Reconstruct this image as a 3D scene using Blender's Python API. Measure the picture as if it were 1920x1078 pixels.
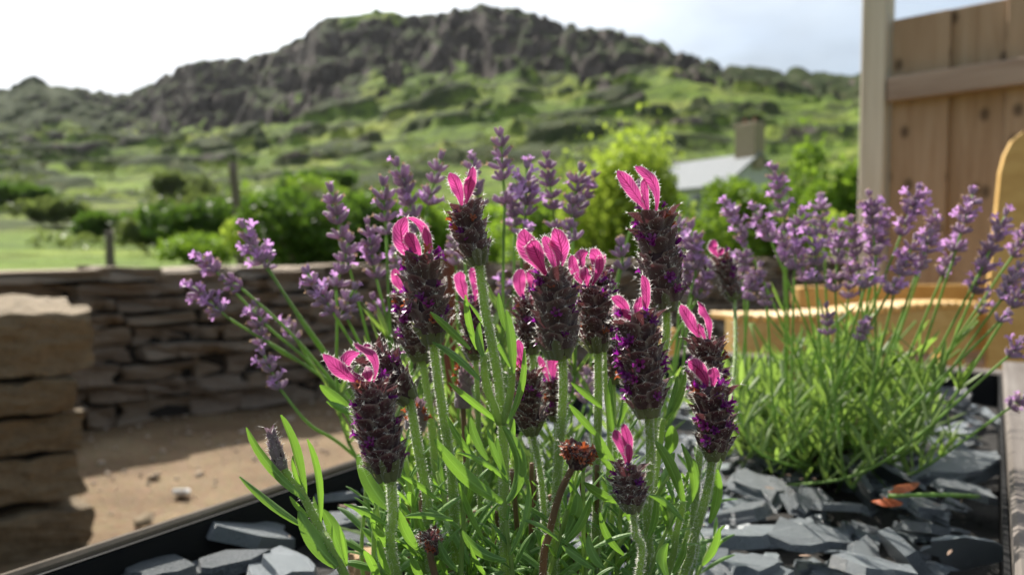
import bpy, math, random
import numpy as np
from mathutils import Vector, Matrix

random.seed(11)
RNG = np.random.default_rng(5)
sc = bpy.context.scene
for o in list(bpy.data.objects):
    bpy.data.objects.remove(o)
COL = sc.collection
rad = math.radians

# ------------------------------------------------------------------ camera
F = 1507.0                      # focal length in photograph pixels (1920 wide)
CZ = 0.70                       # camera height above the garden ground
PITCH = math.atan((539 - 470) / F)
cd = bpy.data.cameras.new('camera')
cd.sensor_width = 36.0
cd.lens = F / 1920 * 36.0
cd.clip_start = 0.01
cd.clip_end = 6000
cd.dof.use_dof = True
cd.dof.focus_distance = 0.25
cd.dof.aperture_fstop = 13.0
cam = bpy.data.objects.new('camera', cd)
cam.location = (0, 0, CZ)
cam.rotation_euler = (rad(90) - PITCH, 0, 0)
COL.objects.link(cam)
sc.camera = cam
CP, SP = math.cos(PITCH), math.sin(PITCH)


def at(px, py, d):
    x = (px - 960) / F * d
    y = -(py - 539) / F * d
    return Vector((x, d * CP + y * SP, CZ + y * CP - d * SP))


# ------------------------------------------------------------------ sky and sun
SUN_EL, SUN_AZ = rad(43), rad(-30)      # azimuth measured from +Y towards +X
sdir = Vector((math.sin(SUN_AZ) * math.cos(SUN_EL), math.cos(SUN_AZ) * math.cos(SUN_EL), math.sin(SUN_EL)))
world = bpy.data.worlds.new('World')
sc.world = world
world.use_nodes = True
wn, wl = world.node_tree.nodes, world.node_tree.links
wn.clear()
w_out = wn.new('ShaderNodeOutputWorld')
w_bg = wn.new('ShaderNodeBackground')
w_bg.inputs['Strength'].default_value = 0.10
sky = wn.new('ShaderNodeTexSky')
sky.sky_type = 'NISHITA'
sky.sun_disc = False
sky.sun_elevation = SUN_EL
sky.sun_rotation = SUN_AZ
sky.air_density = 1.0
sky.dust_density = 2.0
tc = wn.new('ShaderNodeTexCoord')
wmap = wn.new('ShaderNodeMapping')
wmap.inputs['Scale'].default_value = (1.0, 1.0, 2.2)
wnoi = wn.new('ShaderNodeTexNoise')
wnoi.inputs['Scale'].default_value = 2.6
wnoi.inputs['Detail'].default_value = 7
wnoi.inputs['Roughness'].default_value = 0.55
wramp = wn.new('ShaderNodeValToRGB')
wramp.color_ramp.elements[0].position = 0.33
wramp.color_ramp.elements[0].color = (0.62, 0.62, 0.62, 1)
wramp.color_ramp.elements[1].position = 0.62
wramp.color_ramp.elements[1].color = (1, 1, 1, 1)
wdot = wn.new('ShaderNodeVectorMath'); wdot.operation = 'DOT_PRODUCT'
wdot.inputs[1].default_value = sdir
wmr = wn.new('ShaderNodeMapRange')
wmr.inputs['From Min'].default_value = 0.0
wmr.inputs['From Max'].default_value = 1.0
wpow = wn.new('ShaderNodeMath'); wpow.operation = 'POWER'; wpow.inputs[1].default_value = 5.6
wcl = wn.new('ShaderNodeMix'); wcl.data_type = 'RGBA'
wcl.inputs['A'].default_value = (2.3, 2.75, 3.25, 1)        # thin cloud away from the sun
wcl.inputs['B'].default_value = (17.0, 17.2, 17.4, 1)     # cloud glowing round the sun
wmix = wn.new('ShaderNodeMix'); wmix.data_type = 'RGBA'
wl.new(tc.outputs['Generated'], wmap.inputs['Vector'])
wl.new(wmap.outputs['Vector'], wnoi.inputs['Vector'])
wl.new(wnoi.outputs['Fac'], wramp.inputs['Fac'])
wl.new(tc.outputs['Generated'], wdot.inputs[0])
wl.new(wdot.outputs['Value'], wmr.inputs['Value'])
wl.new(wmr.outputs['Result'], wpow.inputs[0])
wl.new(wpow.outputs[0], wcl.inputs['Factor'])
wl.new(wramp.outputs['Color'], wmix.inputs['Factor'])
wl.new(sky.outputs['Color'], wmix.inputs['A'])
wn2 = wn.new('ShaderNodeTexNoise')
wn2.inputs['Scale'].default_value = 3.4
wn2.inputs['Detail'].default_value = 5
wm2 = wn.new('ShaderNodeMapRange')
wm2.inputs['From Min'].default_value = 0.36
wm2.inputs['From Max'].default_value = 0.64
wm2.inputs['To Min'].default_value = 0.72
wm2.inputs['To Max'].default_value = 1.18
wmul = wn.new('ShaderNodeVectorMath'); wmul.operation = 'SCALE'
wl.new(wmap.outputs['Vector'], wn2.inputs['Vector'])
wl.new(wn2.outputs['Fac'], wm2.inputs['Value'])
wl.new(wcl.outputs['Result'], wmul.inputs[0])
wl.new(wm2.outputs['Result'], wmul.inputs['Scale'])
wl.new(wmul.outputs['Vector'], wmix.inputs['B'])
wl.new(wmix.outputs['Result'], w_bg.inputs['Color'])
wl.new(w_bg.outputs['Background'], w_out.inputs['Surface'])

ld = bpy.data.lights.new('sun', 'SUN')
ld.energy = 5.0
ld.angle = rad(0.6)
ld.color = (1.0, 0.94, 0.84)
sun = bpy.data.objects.new('sun', ld)
sun.rotation_euler = (-sdir).to_track_quat('-Z', 'Y').to_euler()
sun.location = (0, 0, 30)
COL.objects.link(sun)

vs = sc.view_settings
vs.view_transform = 'Standard'
vs.look = 'None'
vs.exposure = 0.98
vs.gamma = 1.0
sc.render.engine = 'CYCLES'
cy = sc.cycles
cy.use_denoising = True
cy.max_bounces = 8
cy.diffuse_bounces = 3
cy.glossy_bounces = 3
cy.transmission_bounces = 5
cy.caustics_reflective = False
cy.caustics_refractive = False
cy.sample_clamp_indirect = 6.0


# ------------------------------------------------------------------ material helpers
class G:
    """small node-graph helper"""
    def __init__(s, name):
        s.m = bpy.data.materials.new(name)
        s.m.use_nodes = True
        s.n, s.l = s.m.node_tree.nodes, s.m.node_tree.links
        s.n.clear()
        s.out = s.n.new('ShaderNodeOutputMaterial')

    def set(s, sock, v):
        if isinstance(v, bpy.types.NodeSocket):
            s.l.new(v, sock)
        elif isinstance(v, tuple) and len(v) == 3 and sock.type == 'RGBA':
            sock.default_value = (*v, 1)
        else:
            sock.default_value = v

    def node(s, t, ins=None, **kw):
        n = s.n.new(t)
        for k, v in kw.items():
            setattr(n, k, v)
        for k, v in (ins or {}).items():
            s.set(n.inputs[k], v)
        return n

    def coord(s, which='Object', scale=None):
        o = s.node('ShaderNodeTexCoord').outputs[which]
        if scale:
            o = s.node('ShaderNodeMapping', {'Vector': o, 'Scale': scale}).outputs[0]
        return o

    def geo(s, scale=None):
        o = s.node('ShaderNodeNewGeometry').outputs['Position']
        if scale:
            o = s.node('ShaderNodeMapping', {'Vector': o, 'Scale': scale}).outputs[0]
        return o

    def noise(s, vec, scale, detail=4, rough=.55, dist=0.0):
        return s.node('ShaderNodeTexNoise', {'Vector': vec, 'Scale': scale, 'Detail': detail, 'Roughness': rough, 'Distortion': dist}).outputs['Fac']

    def ramp(s, fac, stops):
        n = s.node('ShaderNodeValToRGB', {'Fac': fac})
        e = n.color_ramp.elements
        while len(e) < len(stops):
            e.new(0.5)
        for i, (p, c) in enumerate(stops):
            e[i].position = p
            e[i].color = (*c, 1) if len(c) == 3 else c
        return n.outputs['Color']

    def mix(s, fac, a, b, blend='MIX'):
        n = s.node('ShaderNodeMix', data_type='RGBA', blend_type=blend)
        s.set(n.inputs['Factor'], fac); s.set(n.inputs['A'], a); s.set(n.inputs['B'], b)
        return n.outputs['Result']

    def math(s, op, a, b=0.0, c=0.0):
        n = s.node('ShaderNodeMath', operation=op)
        s.set(n.inputs[0], a); s.set(n.inputs[1], b); s.set(n.inputs[2], c)
        return n.outputs[0]

    def maprange(s, v, a, b, c=0.0, d=1.0):
        return s.node('ShaderNodeMapRange', {'Value': v, 'From Min': a, 'From Max': b, 'To Min': c, 'To Max': d}).outputs[0]

    def rand(s):
        return s.node('ShaderNodeObjectInfo').outputs['Random']

    def attr(s, name):
        n = s.node('ShaderNodeAttribute', attribute_name=name)
        return s.node('ShaderNodeSeparateXYZ', {'Vector': n.outputs['Vector']}).outputs

    def bump(s, h, strength, dist):
        return s.node('ShaderNodeBump', {'Height': h, 'Strength': strength, 'Distance': dist}).outputs[0]

    def principled(s, col, rough=.6, normal=None, spec=.5, **kw):
        n = s.node('ShaderNodeBsdfPrincipled', {'Base Color': col, 'Roughness': rough, 'Specular IOR Level': spec})
        if normal is not None:
            s.l.new(normal, n.inputs['Normal'])
        for k, v in kw.items():
            s.set(n.inputs[k.replace('_', ' ')], v)
        return n.outputs[0]

    def done(s, sh):
        s.l.new(sh, s.out.inputs['Surface'])
        return s.m

    def thin(s, col, tcol, fac, rough=.5, normal=None, spec=.4, **kw):
        """leaf or petal: a principled surface that also lets light through"""
        p = s.principled(col, rough, normal, spec, **kw)
        t = s.node('ShaderNodeBsdfTranslucent', {'Color': tcol}).outputs[0]
        m = s.node('ShaderNodeMixShader', {'Fac': fac})
        s.l.new(p, m.inputs[1]); s.l.new(t, m.inputs[2])
        return s.done(m.outputs[0])


M = {}


def leaf_mat(name, c1, c2, tr, fac, noise_scale, rough=.5, veins=True):
    g = G(name)
    o = g.attr('luv')
    nz = g.noise(g.coord('Object'), noise_scale, 3)
    r = g.rand()
    base = g.mix(g.math('MULTIPLY', g.math('ADD', nz, r), .5), c1, c2)
    if veins:
        au = g.math('ABSOLUTE', o['X'])
        midrib = g.maprange(au, .04, .16, 1, 0)
        edge = g.maprange(au, .80, 1.0, 0, 1)
        pale = tuple(min(1, c * 1.9 + .02) for c in c2)
        base = g.mix(g.math('MULTIPLY', g.math('MAXIMUM', midrib, edge), .8), base, pale)
        h = g.math('SINE', g.math('MULTIPLY', g.math('SUBTRACT', o['Y'], g.math('MULTIPLY', au, .12)), 110))
        bmp = g.bump(g.math('ADD', g.math('MULTIPLY', h, .2), g.math('MULTIPLY', midrib, -1.0)), .35, .0004)
    else:
        bmp = None
    base = g.mix(g.maprange(g.noise(g.geo(), noise_scale * .25, 2), .45, .65, 0, .45), base, tuple(min(1, c * 1.5 + .03) for c in c2))
    trc = g.mix(r, tr, tuple(c * .8 for c in tr))
    g.thin(base, trc, fac, rough, bmp, .35 if noise_scale > 50 else .08)
    M[name] = g.m


leaf_mat('french_leaf', (.065, .145, .036), (.14, .24, .068), (.24, .45, .045), .38, 300, .42)
leaf_mat('english_leaf', (.075, .14, .04), (.17, .23, .075), (.34, .52, .085), .42, 120, veins=False)
leaf_mat('bush_leaf_olive', (.055, .085, .028), (.10, .125, .045), (.20, .26, .06), .35, 3, veins=False)
leaf_mat('bush_leaf_dark', (.035, .072, .014), (.06, .11, .02), (.13, .24, .025), .33, 3, veins=False)
leaf_mat('bush_leaf_mid', (.065, .125, .018), (.12, .20, .028), (.28, .44, .04), .40, 3, veins=False)
leaf_mat('bush_leaf_light', (.13, .20, .03), (.23, .30, .045), (.46, .60, .07), .45, 3, veins=False)
leaf_mat('dry_leaf', (.35, .07, .02), (.42, .12, .04), (.5, .12, .03), .3, 200, veins=False)


def mk_stem(name, c1, c2, sc_=400):
    g = G(name)
    nz = g.noise(g.coord('Object', (1, 1, .12)), sc_, 3)
    col = g.mix(nz, c1, c2)
    tr = g.node('ShaderNodeBsdfTranslucent', {'Color': tuple(min(1, c * 2) for c in c2)}).outputs[0]
    p = g.principled(col, .6, g.bump(nz, .3, .0003), .3, Sheen_Weight=.12, Sheen_Roughness=.4)
    m = g.node('ShaderNodeMixShader', {'Fac': .28})
    g.l.new(p, m.inputs[1]); g.l.new(tr, m.inputs[2])
    M[name] = g.done(m.outputs[0])


mk_stem('french_stem', (.16, .25, .06), (.30, .40, .13))
mk_stem('english_stem', (.13, .24, .05), (.24, .36, .10))
mk_stem('dry_stem', (.12, .07, .04), (.22, .15, .09))

# pink top bracts with dark veins
g = G('pink_bract')
o = g.attr('luv')
au = g.math('ABSOLUTE', o['X'])
wob = g.noise(g.coord('Object'), 260, 2)
ph = g.math('ADD', g.math('SUBTRACT', g.math('MULTIPLY', o['Y'], 68), g.math('MULTIPLY', au, 16)), g.math('MULTIPLY', wob, 7))
vein = g.maprange(g.math('SINE', ph), .45, .95, 0, 1)
mid = g.maprange(au, .03, .13, 1, 0)
vv = g.math('MAXIMUM', g.math('MULTIPLY', vein, .8), mid)
r = g.rand()
fade = g.noise(g.coord('Object'), 120, 2)
pc = g.mix(r, (.38, .045, .18), (.41, .08, .24))
pc = g.mix(vv, pc, (.22, .012, .085))
pc = g.mix(g.maprange(au, .78, .98), pc, (.70, .36, .48))
pc = g.mix(g.maprange(o['Y'], .0, .30, .75, 0), pc, (.16, .015, .06))
tcl = g.mix(vv, (.66, .085, .33), (.20, .008, .07))
tcl = g.mix(g.maprange(au, .82, 1.0), tcl, (.90, .46, .60))
tcl = g.mix(g.maprange(o['Y'], .0, .25, .6, 0), tcl, (.3, .03, .10))
tcl = g.mix(g.maprange(fade, .45, .68, 0, .6), tcl, (.52, .07, .27))
M['pink_bract'] = g.thin(pc, tcl, .48, .55, g.bump(vv, .4, .0004), .25, Sheen_Weight=.35, Sheen_Roughness=.35)

# dark overlapping scales of the flower heads
g = G('head_scale')
o = g.attr('luv')
nz = g.noise(g.coord('Object'), 700, 4, .65)
r = g.rand()
sc1 = g.mix(r, (.042, .014, .020), (.075, .042, .040))
edge_ = g.math('MAXIMUM', g.maprange(g.math('ABSOLUTE', o['X']), .62, 1.0), g.maprange(o['Y'], .80, 1.0))
sc1 = g.mix(g.maprange(nz, .48, .78, 0, .8), sc1, (.24, .18, .16))
sc1 = g.mix(g.maprange(o['Y'], .6, .9, 0, .6), sc1, (.13, .028, .05))
sc1 = g.mix(g.math('MULTIPLY', edge_, .7), sc1, (.34, .27, .24))
M['head_scale'] = g.thin(sc1, (.20, .06, .07), .18, .8, g.bump(nz, .6, .0006), .2, Sheen_Weight=.5, Sheen_Roughness=.4, Sheen_Tint=(.9, .82, .78, 1))
g = G('head_scale_green')
nz = g.noise(g.coord('Object'), 600, 4, .6)
sc1 = g.mix(nz, (.10, .10, .045), (.20, .22, .10))
M['head_scale_green'] = g.thin(sc1, (.25, .28, .09), .22, .7, g.bump(nz, .5, .0005), .2, Sheen_Weight=.6, Sheen_Roughness=.4)
g = G('bud_scale')
nz = g.noise(g.coord('Object'), 700, 4, .6)
sc1 = g.mix(nz, (.14, .09, .11), (.34, .27, .29))
M['bud_scale'] = g.thin(sc1, (.34, .2, .26), .25, .75, None, .2, Sheen_Weight=.6, Sheen_Roughness=.4)
g = G('head_core')
M['head_core'] = g.done(g.principled((.05, .025, .03), .9))
g = G('dark_floret')
r = g.rand()
fc = g.mix(r, (.085, .006, .11), (.20, .012, .12))
M['dark_floret'] = g.thin(fc, (.34, .02, .36), .34, .35, None, .5)
g = G('rust_floret')
M['rust_floret'] = g.thin(g.mix(g.rand(), (.22, .05, .03), (.32, .10, .05)), (.5, .12, .04), .3, .6)
g = G('dry_head')
nz = g.noise(g.coord('Object'), 500, 3)
M['dry_head'] = g.thin(g.mix(nz, (.16, .12, .10), (.40, .34, .29)), (.4, .32, .25), .2, .8)

# plant hair
g = G('hair')
M['hair'] = g.thin((.74, .72, .68), (.90, .88, .84), .6, .5)

# english lavender buds and florets
g = G('violet_bud')
o = g.attr('luv')
nz = g.noise(g.coord('Object'), 300, 2)
r = g.rand()
bc = g.mix(g.math('MULTIPLY', g.math('ADD', nz, r), .5), (.27, .155, .29), (.64, .49, .60))
bc = g.mix(g.maprange(o['Y'], .0, .40, .75, 0), bc, (.30, .27, .24))
bc = g.mix(g.maprange(o['Y'], .84, 1.0, 0, .85), bc, (.60, .43, .30))
bc = g.mix(g.maprange(g.math('SINE', g.math('MULTIPLY', o['X'], 18.8)), .2, 1, 0, .45), bc, (.14, .09, .19))
M['violet_bud'] = g.thin(bc, (.60, .40, .60), .40, .65, None, .3, Sheen_Weight=.35)
g = G('violet_floret')
M['violet_floret'] = g.thin(g.mix(g.rand(), (.50, .25, .55), (.62, .38, .66)), (.70, .38, .78), .42, .5)
g = G('brown_floret')
M['brown_floret'] = g.thin((.36, .24, .17), (.48, .33, .22), .3, .7)

# mineral and wood
g = G('slate')
co = g.coord('Object')
r = g.rand()
n1 = g.noise(co, 45, 6, .6)
n2 = g.noise(co, 260, 4, .6)
c = g.mix(g.math('POWER', r, 1.3), (.030, .038, .046), (.25, .285, .31))
c = g.mix(g.maprange(n1, .4, .7, 0, .6), c, (.26, .285, .30))
c = g.mix(g.maprange(n1, .62, .72, 0, .5), c, (.21, .16, .11))
hb = g.math('ADD', g.math('MULTIPLY', n1, 1.0), g.math('MULTIPLY', n2, .35))
M['slate'] = g.done(g.principled(c, g.maprange(n2, .3, .7, .24, .46), g.bump(hb, .8, .004), .9))
g = G('ochre_stone')
co = g.coord('Object')
n1 = g.noise(co, 80, 5, .6)
M['ochre_stone'] = g.done(g.principled(g.ramp(n1, [(.3, (.10, .06, .03)), (.5, (.46, .27, .11)), (.7, (.62, .45, .26))]), .6, g.bump(n1, .6, .003)))
g = G('soil')
n1 = g.noise(g.geo(), 120, 5, .7)
M['soil'] = g.done(g.principled(g.mix(n1, (.008, .008, .008), (.028, .024, .020)), .9, g.bump(n1, .9, .006)))
g = G('black_liner')
n1 = g.noise(g.geo(), 40, 3)
M['black_liner'] = g.done(g.principled(g.mix(n1, (.008, .008, .009), (.018, .018, .018)), .75, g.bump(n1, .4, .004), .15))


def wood(name, c1, c2, c3, axis_scale, gscale, rough=.7, knots=True):
    g = G(name)
    co = g.coord('Object', axis_scale)
    r = g.rand()
    off = g.node('ShaderNodeCombineXYZ', {'X': g.math('MULTIPLY', r, 13.0), 'Y': g.math('MULTIPLY', r, 7.0), 'Z': 0.0}).outputs[0]
    v = g.node('ShaderNodeVectorMath', {0: co, 1: off}, operation='ADD').outputs[0]
    n1 = g.noise(v, gscale, 5, .6, .6)
    n2 = g.noise(v, gscale * 6, 3, .6)
    c = g.ramp(g.math('ADD', g.math('MULTIPLY', n1, .75), g.math('MULTIPLY', n2, .25)), [(.32, c1), (.5, c2), (.68, c3)])
    c = g.mix(g.math('MULTIPLY', r, .45), c, c1)
    if knots:
        sp_ = g.node('ShaderNodeSeparateXYZ', {'Vector': g.coord('Object')}).outputs
        kv = g.node('ShaderNodeCombineXYZ', {'X': g.math('ADD', g.math('MULTIPLY', sp_['X'], 9.0), g.math('MULTIPLY', r, 31.0)), 'Y': g.math('ADD', g.math('MULTIPLY', sp_['Z'], 6.0), g.math('MULTIPLY', r, 17.0)), 'Z': 0.0}).outputs[0]
        k = g.node('ShaderNodeTexVoronoi', {'Vector': kv, 'Scale': 1.0}, voronoi_dimensions='2D').outputs['Distance']
        c = g.mix(g.maprange(k, .06, .17, .85, 0), c, tuple(x * .3 for x in c1))
    M[name] = g.done(g.principled(c, rough, g.bump(n1, .35, .003), .3))


wood('fence_wood', (.25, .158, .092), (.36, .25, .16), (.45, .335, .235), (1, 1, .07), 22)
wood('fence_rail_wood', (.22, .15, .11), (.32, .24, .19), (.40, .31, .25), (.07, 1, 1), 22, knots=False)
wood('post_wood', (.40, .34, .26), (.54, .48, .39), (.64, .58, .49), (1, 1, .06), 20, knots=False)
wood('bench_wood', (.48, .28, .085), (.62, .40, .14), (.72, .50, .21), (.08, 1, 1), 16, .5, knots=False)
wood('weathered_board', (.085, .07, .06), (.15, .13, .115), (.24, .22, .20), (.05, 1, 1), 40, .8, knots=False)
wood('pole_wood', (.11, .085, .06), (.19, .15, .11), (.26, .21, .16), (1, 1, .06), 14, .8, knots=False)
wood('rusty_wood', (.10, .032, .018), (.15, .055, .03), (.20, .08, .045), (1, 1, .06), 18, .8, knots=False)


def stone(name, cols, scale):
    g = G(name)
    co = g.coord('Object')
    r = g.rand()
    v = g.node('ShaderNodeVectorMath', {0: g.geo(), 1: co}, operation='ADD').outputs[0]
    n1 = g.noise(v, scale, 6, .62)
    n2 = g.noise(v, scale * 9, 4, .6)
    a = g.ramp(r, [(i / (len(cols) - 1), c) for i, c in enumerate(cols)])
    c = g.mix(g.maprange(n1, .38, .68, 0, .75), a, cols[-1])
    c = g.mix(g.maprange(n2, .5, .72, 0, .5), c, tuple(x * .35 for x in cols[0]))
    c = g.mix(g.maprange(n1, .66, .74, 0, .6), c, (.30, .29, .24))
    lam = g.noise(g.coord('Object', (1, 1, 7)), scale * 1.6, 5, .65)
    c = g.mix(g.maprange(lam, .55, .74, 0, .55), c, tuple(x * .4 for x in cols[0]))
    ch_ = g.node('ShaderNodeTexVoronoi', {'Vector': v, 'Scale': scale * 2.2}).outputs['Distance']
    n1 = g.math('ADD', n1, g.math('ADD', g.math('MULTIPLY', lam, .9), g.math('MULTIPLY', ch_, .5)))
    M[name] = g.done(g.principled(c, .85, g.bump(g.math('ADD', n1, g.math('MULTIPLY', n2, .4)), .9, .022), .3))


stone('wall_stone', [(.27, .205, .155), (.42, .315, .22), (.34, .28, .235), (.52, .42, .31)], 9)
stone('pier_stone', [(.13, .095, .055), (.17, .125, .072), (.27, .205, .125)], 8)
g = G('wall_core')
M['wall_core'] = g.done(g.principled((.02, .017, .014), .95))

g = G('garden_ground')
p = g.geo()
n1 = g.noise(p, 3.0, 5, .6)
n2 = g.noise(p, 45, 5, .65)
vor = g.node('ShaderNodeTexVoronoi', {'Vector': p, 'Scale': 70.0}).outputs
c = g.ramp(n1, [(.3, (.11, .070, .038)), (.5, (.175, .118, .064)), (.7, (.235, .17, .10))])
c = g.mix(g.maprange(n2, .5, .7, 0, .7), c, (.16, .11, .07))
c = g.mix(.08, c, vor['Color'], 'SOFT_LIGHT')
M['garden_ground'] = g.done(g.principled(c, .9, g.bump(g.math('ADD', n2, vor['Distance']), .8, .012), .25))

# hillside
g = G('hillside')
p = g.geo()
o = g.attr('cover')
n1 = g.noise(p, .035, 6, .62)
n2 = g.noise(p, .22, 6, .66)
n3 = g.noise(p, 1.1, 4, .65)
grass = g.ramp(n1, [(.30, (.085, .145, .020)), (.48, (.155, .225, .032)), (.66, (.25, .28, .05))])
grass = g.mix(g.maprange(n2, .44, .62, 0, .8), grass, (.045, .07, .02))
heath = g.ramp(n2, [(.3, (.016, .028, .008)), (.5, (.036, .054, .014)), (.7, (.075, .08, .028))])
rock = g.ramp(g.noise(p, .16, 7, .7), [(.32, (.016, .013, .012)), (.46, (.044, .034, .030)), (.60, (.095, .077, .068)), (.74, (.24, .21, .19))])
k1 = g.maprange(g.math('ADD', o['Y'], g.math('MULTIPLY', g.math('SUBTRACT', n2, .5), .9)), .40, .60)
k2 = g.maprange(g.math('ADD', o['X'], g.math('MULTIPLY', g.math('SUBTRACT', n3, .5), .7)), .42, .58)
c = g.mix(k2, g.mix(k1, grass, heath), rock)
M['hillside'] = g.done(g.principled(c, .95, g.bump(g.math('ADD', g.math('MULTIPLY', n2, 1.0), g.math('MULTIPLY', n3, .4)), .9, 2.2), .1))
g = G('far_ground')
M['far_ground'] = g.done(g.principled(g.mix(g.noise(g.geo(), .05, 4), (.06, .11, .02), (.12, .2, .04)), .95))
g = G('roof_slate')
M['roof_slate'] = g.done(g.principled(g.mix(g.noise(g.geo(), 3, 4), (.20, .21, .22), (.30, .31, .32)), .9, None, .1))
g = G('render_wall')
M['render_wall'] = g.done(g.principled(g.mix(g.noise(g.geo(), 2, 4), (.42, .41, .38), (.58, .57, .53)), .8))
g = G('dark_glass')
M['dark_glass'] = g.done(g.principled((.03, .035, .04), .1, None, .8))
g = G('chimney_stone')
M['chimney_stone'] = g.done(g.principled(g.mix(g.noise(g.geo(), 4, 5), (.20, .15, .10), (.38, .30, .21)), .85))
g = G('bark')
M['bark'] = g.done(g.principled(g.mix(g.noise(g.coord('Object', (1, 1, .2)), 20, 4), (.05, .04, .03), (.12, .095, .07)), .9))


# ------------------------------------------------------------------ object helpers
def tag(o, label=None, cat=None, group=None, kind=None):
    if label: o['label'] = label
    if cat: o['category'] = cat
    if group: o['group'] = group
    if kind: o['kind'] = kind
    return o


def mesh(name, V, Fc, mat, luv=None, smooth=True):
    me = bpy.data.meshes.new(name)
    me.from_pydata([tuple(v) for v in V], [], [tuple(f) for f in Fc])
    if mat is not None:
        me.materials.append(M[mat] if isinstance(mat, str) else mat)
    if smooth:
        me.polygons.foreach_set('use_smooth', [True] * len(me.polygons))
    if luv is not None:
        a = me.attributes.new('luv', 'FLOAT_VECTOR', 'POINT')
        a.data.foreach_set('vector', np.asarray(luv, dtype=np.float32).ravel())
    me.update()
    return me


def obj(name, me, parent=None, matrix=None, kind=None):
    o = bpy.data.objects.new(name, me)
    COL.objects.link(o)
    if parent is not None:
        o.parent = parent
    if matrix is not None:
        o.matrix_basis = matrix
    if kind:
        o['kind'] = kind
    return o


def empty(name, loc=(0, 0, 0)):
    o = bpy.data.objects.new(name, None)
    o.empty_display_size = .02
    o.location = loc
    COL.objects.link(o)
    return o


class MB:
    def __init__(s):
        s.V, s.F, s.L = [], [], []

    def add(s, V, Fc, L=None):
        b = len(s.V)
        s.V.extend(tuple(v) for v in V)
        s.F.extend(tuple(i + b for i in f) for f in Fc)
        s.L.extend(L if L is not None else [(0, 0, 0)] * len(V))

    def add_mesh(s, me, mat):
        vs_ = [mat @ v.co for v in me.vertices]
        a = me.attributes.get('luv')
        L = [tuple(d.vector) for d in a.data] if a else None
        s.add(vs_, [tuple(p.vertices) for p in me.polygons], L)

    def build(s, name, mat, parent=None, smooth=True, kind=None, shift=None):
        V = s.V if shift is None else [Vector(v) - shift for v in s.V]
        return obj(name, mesh(name, V, s.F, mat, s.L, smooth), parent, kind=kind)


def frame(t, hint):
    t = t.normalized()
    side = t.cross(hint)
    if side.length < 1e-6:
        side = t.orthogonal()
    side.normalize()
    return side, side.cross(t).normalized()


def bez(P0, P1, P2, v):
    a = (1 - v)
    return P0 * (a * a) + P1 * (2 * a * v) + P2 * (v * v)


def prof_leaf(v):
    return max(.10, math.sin(math.pi * (v * .92 + .06)) ** .62)


def prof_bract(v):
    if v < .62:
        t = v / .62
        return .24 + .76 * t * t * (3 - 2 * t)
    t = (v - .62) / .38
    return max(.10, math.sqrt(max(0, 1 - t ** 2.3)))


def ribbon(P0, P1, P2, w, hint, prof, cup=.4, nl=10, nw=4, twist=0.0, wave=0.0, curl=0.0):
    V, Fc, L = [], [], []
    ph = random.uniform(0, 6)
    for i in range(nl + 1):
        v = i / nl
        c = bez(P0, P1, P2, v)
        t = bez(P0, P1, P2, min(1, v + .02)) - bez(P0, P1, P2, max(0, v - .02))
        s, n = frame(t, hint)
        if twist:
            R = Matrix.Rotation(twist * v, 3, t.normalized())
            s, n = R @ s, R @ n
        ww = w * .5 * prof(v)
        for j in range(nw + 1):
            u = j / nw * 2 - 1
            off = -cup * ww * (u * u) + curl * ww * abs(u) ** 4
            off += wave * ww * math.sin(v * 13 + ph + (2.0 if u > 0 else 0)) * abs(u)
            V.append(c + s * (ww * u) + n * off)
            L.append((u, v, 0))
    m = nw + 1
    for i in range(nl):
        for j in range(nw):
            a = i * m + j
            Fc.append((a, a + 1, a + m + 1, a + m))
    return V, Fc, L


def catmull(pts, n):
    P = [pts[0] * 2 - pts[1]] + list(pts) + [pts[-1] * 2 - pts[-2]]
    out = []
    for i in range(1, len(P) - 2):
        for k in range(n):
            t = k / n
            a, b, c, d = P[i - 1], P[i], P[i + 1], P[i + 2]
            out.append(.5 * ((2 * b) + (c - a) * t + (2 * a - 5 * b + 4 * c - d) * t * t + (3 * b - a - 3 * c + d) * t ** 3))
    out.append(pts[-1].copy())
    return out


def tube(pts, radii, sides=8, square=.0, cap=True):
    V, Fc, L = [], [], []
    hint = Vector((.3, -1, .1))
    for i, p in enumerate(pts):
        t = pts[min(i + 1, len(pts) - 1)] - pts[max(i - 1, 0)]
        s, n = frame(t, hint)
        for k in range(sides):
            a = 2 * math.pi * k / sides
            rr = radii[i] * (1 + square * math.cos(4 * a))
            V.append(p + s * (rr * math.cos(a)) + n * (rr * math.sin(a)))
            L.append((k / sides, i / max(1, len(pts) - 1), 0))
    for i in range(len(pts) - 1):
        for k in range(sides):
            a, b = i * sides + k, i * sides + (k + 1) % sides
            Fc.append((a, b, b + sides, a + sides))
    if cap:
        Fc.append(tuple(range(sides))[::-1])
        Fc.append(tuple((len(pts) - 1) * sides + k for k in range(sides)))
    return V, Fc, L


def hair_tri(mb, p, d, ln, w):
    s = d.cross(Vector((random.uniform(-1, 1), random.uniform(-1, 1), random.uniform(-1, 1))))
    if s.length < 1e-9:
        return
    s.normalize()
    bend = Vector((random.gauss(0, .25), random.gauss(0, .25), random.gauss(0, .25)))
    mb.add([p - s * w, p + s * w, p + (d + bend) * ln], [(0, 1, 2)])


def box(mb, x0, x1, y0, y1, z0, z1):
    V = [(x, y, z) for z in (z0, z1) for y in (y0, y1) for x in (x0, x1)]
    mb.add(V, [(0, 2, 3, 1), (4, 5, 7, 6), (0, 1, 5, 4), (2, 6, 7, 3), (0, 4, 6, 2), (1, 3, 7, 5)])


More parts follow.
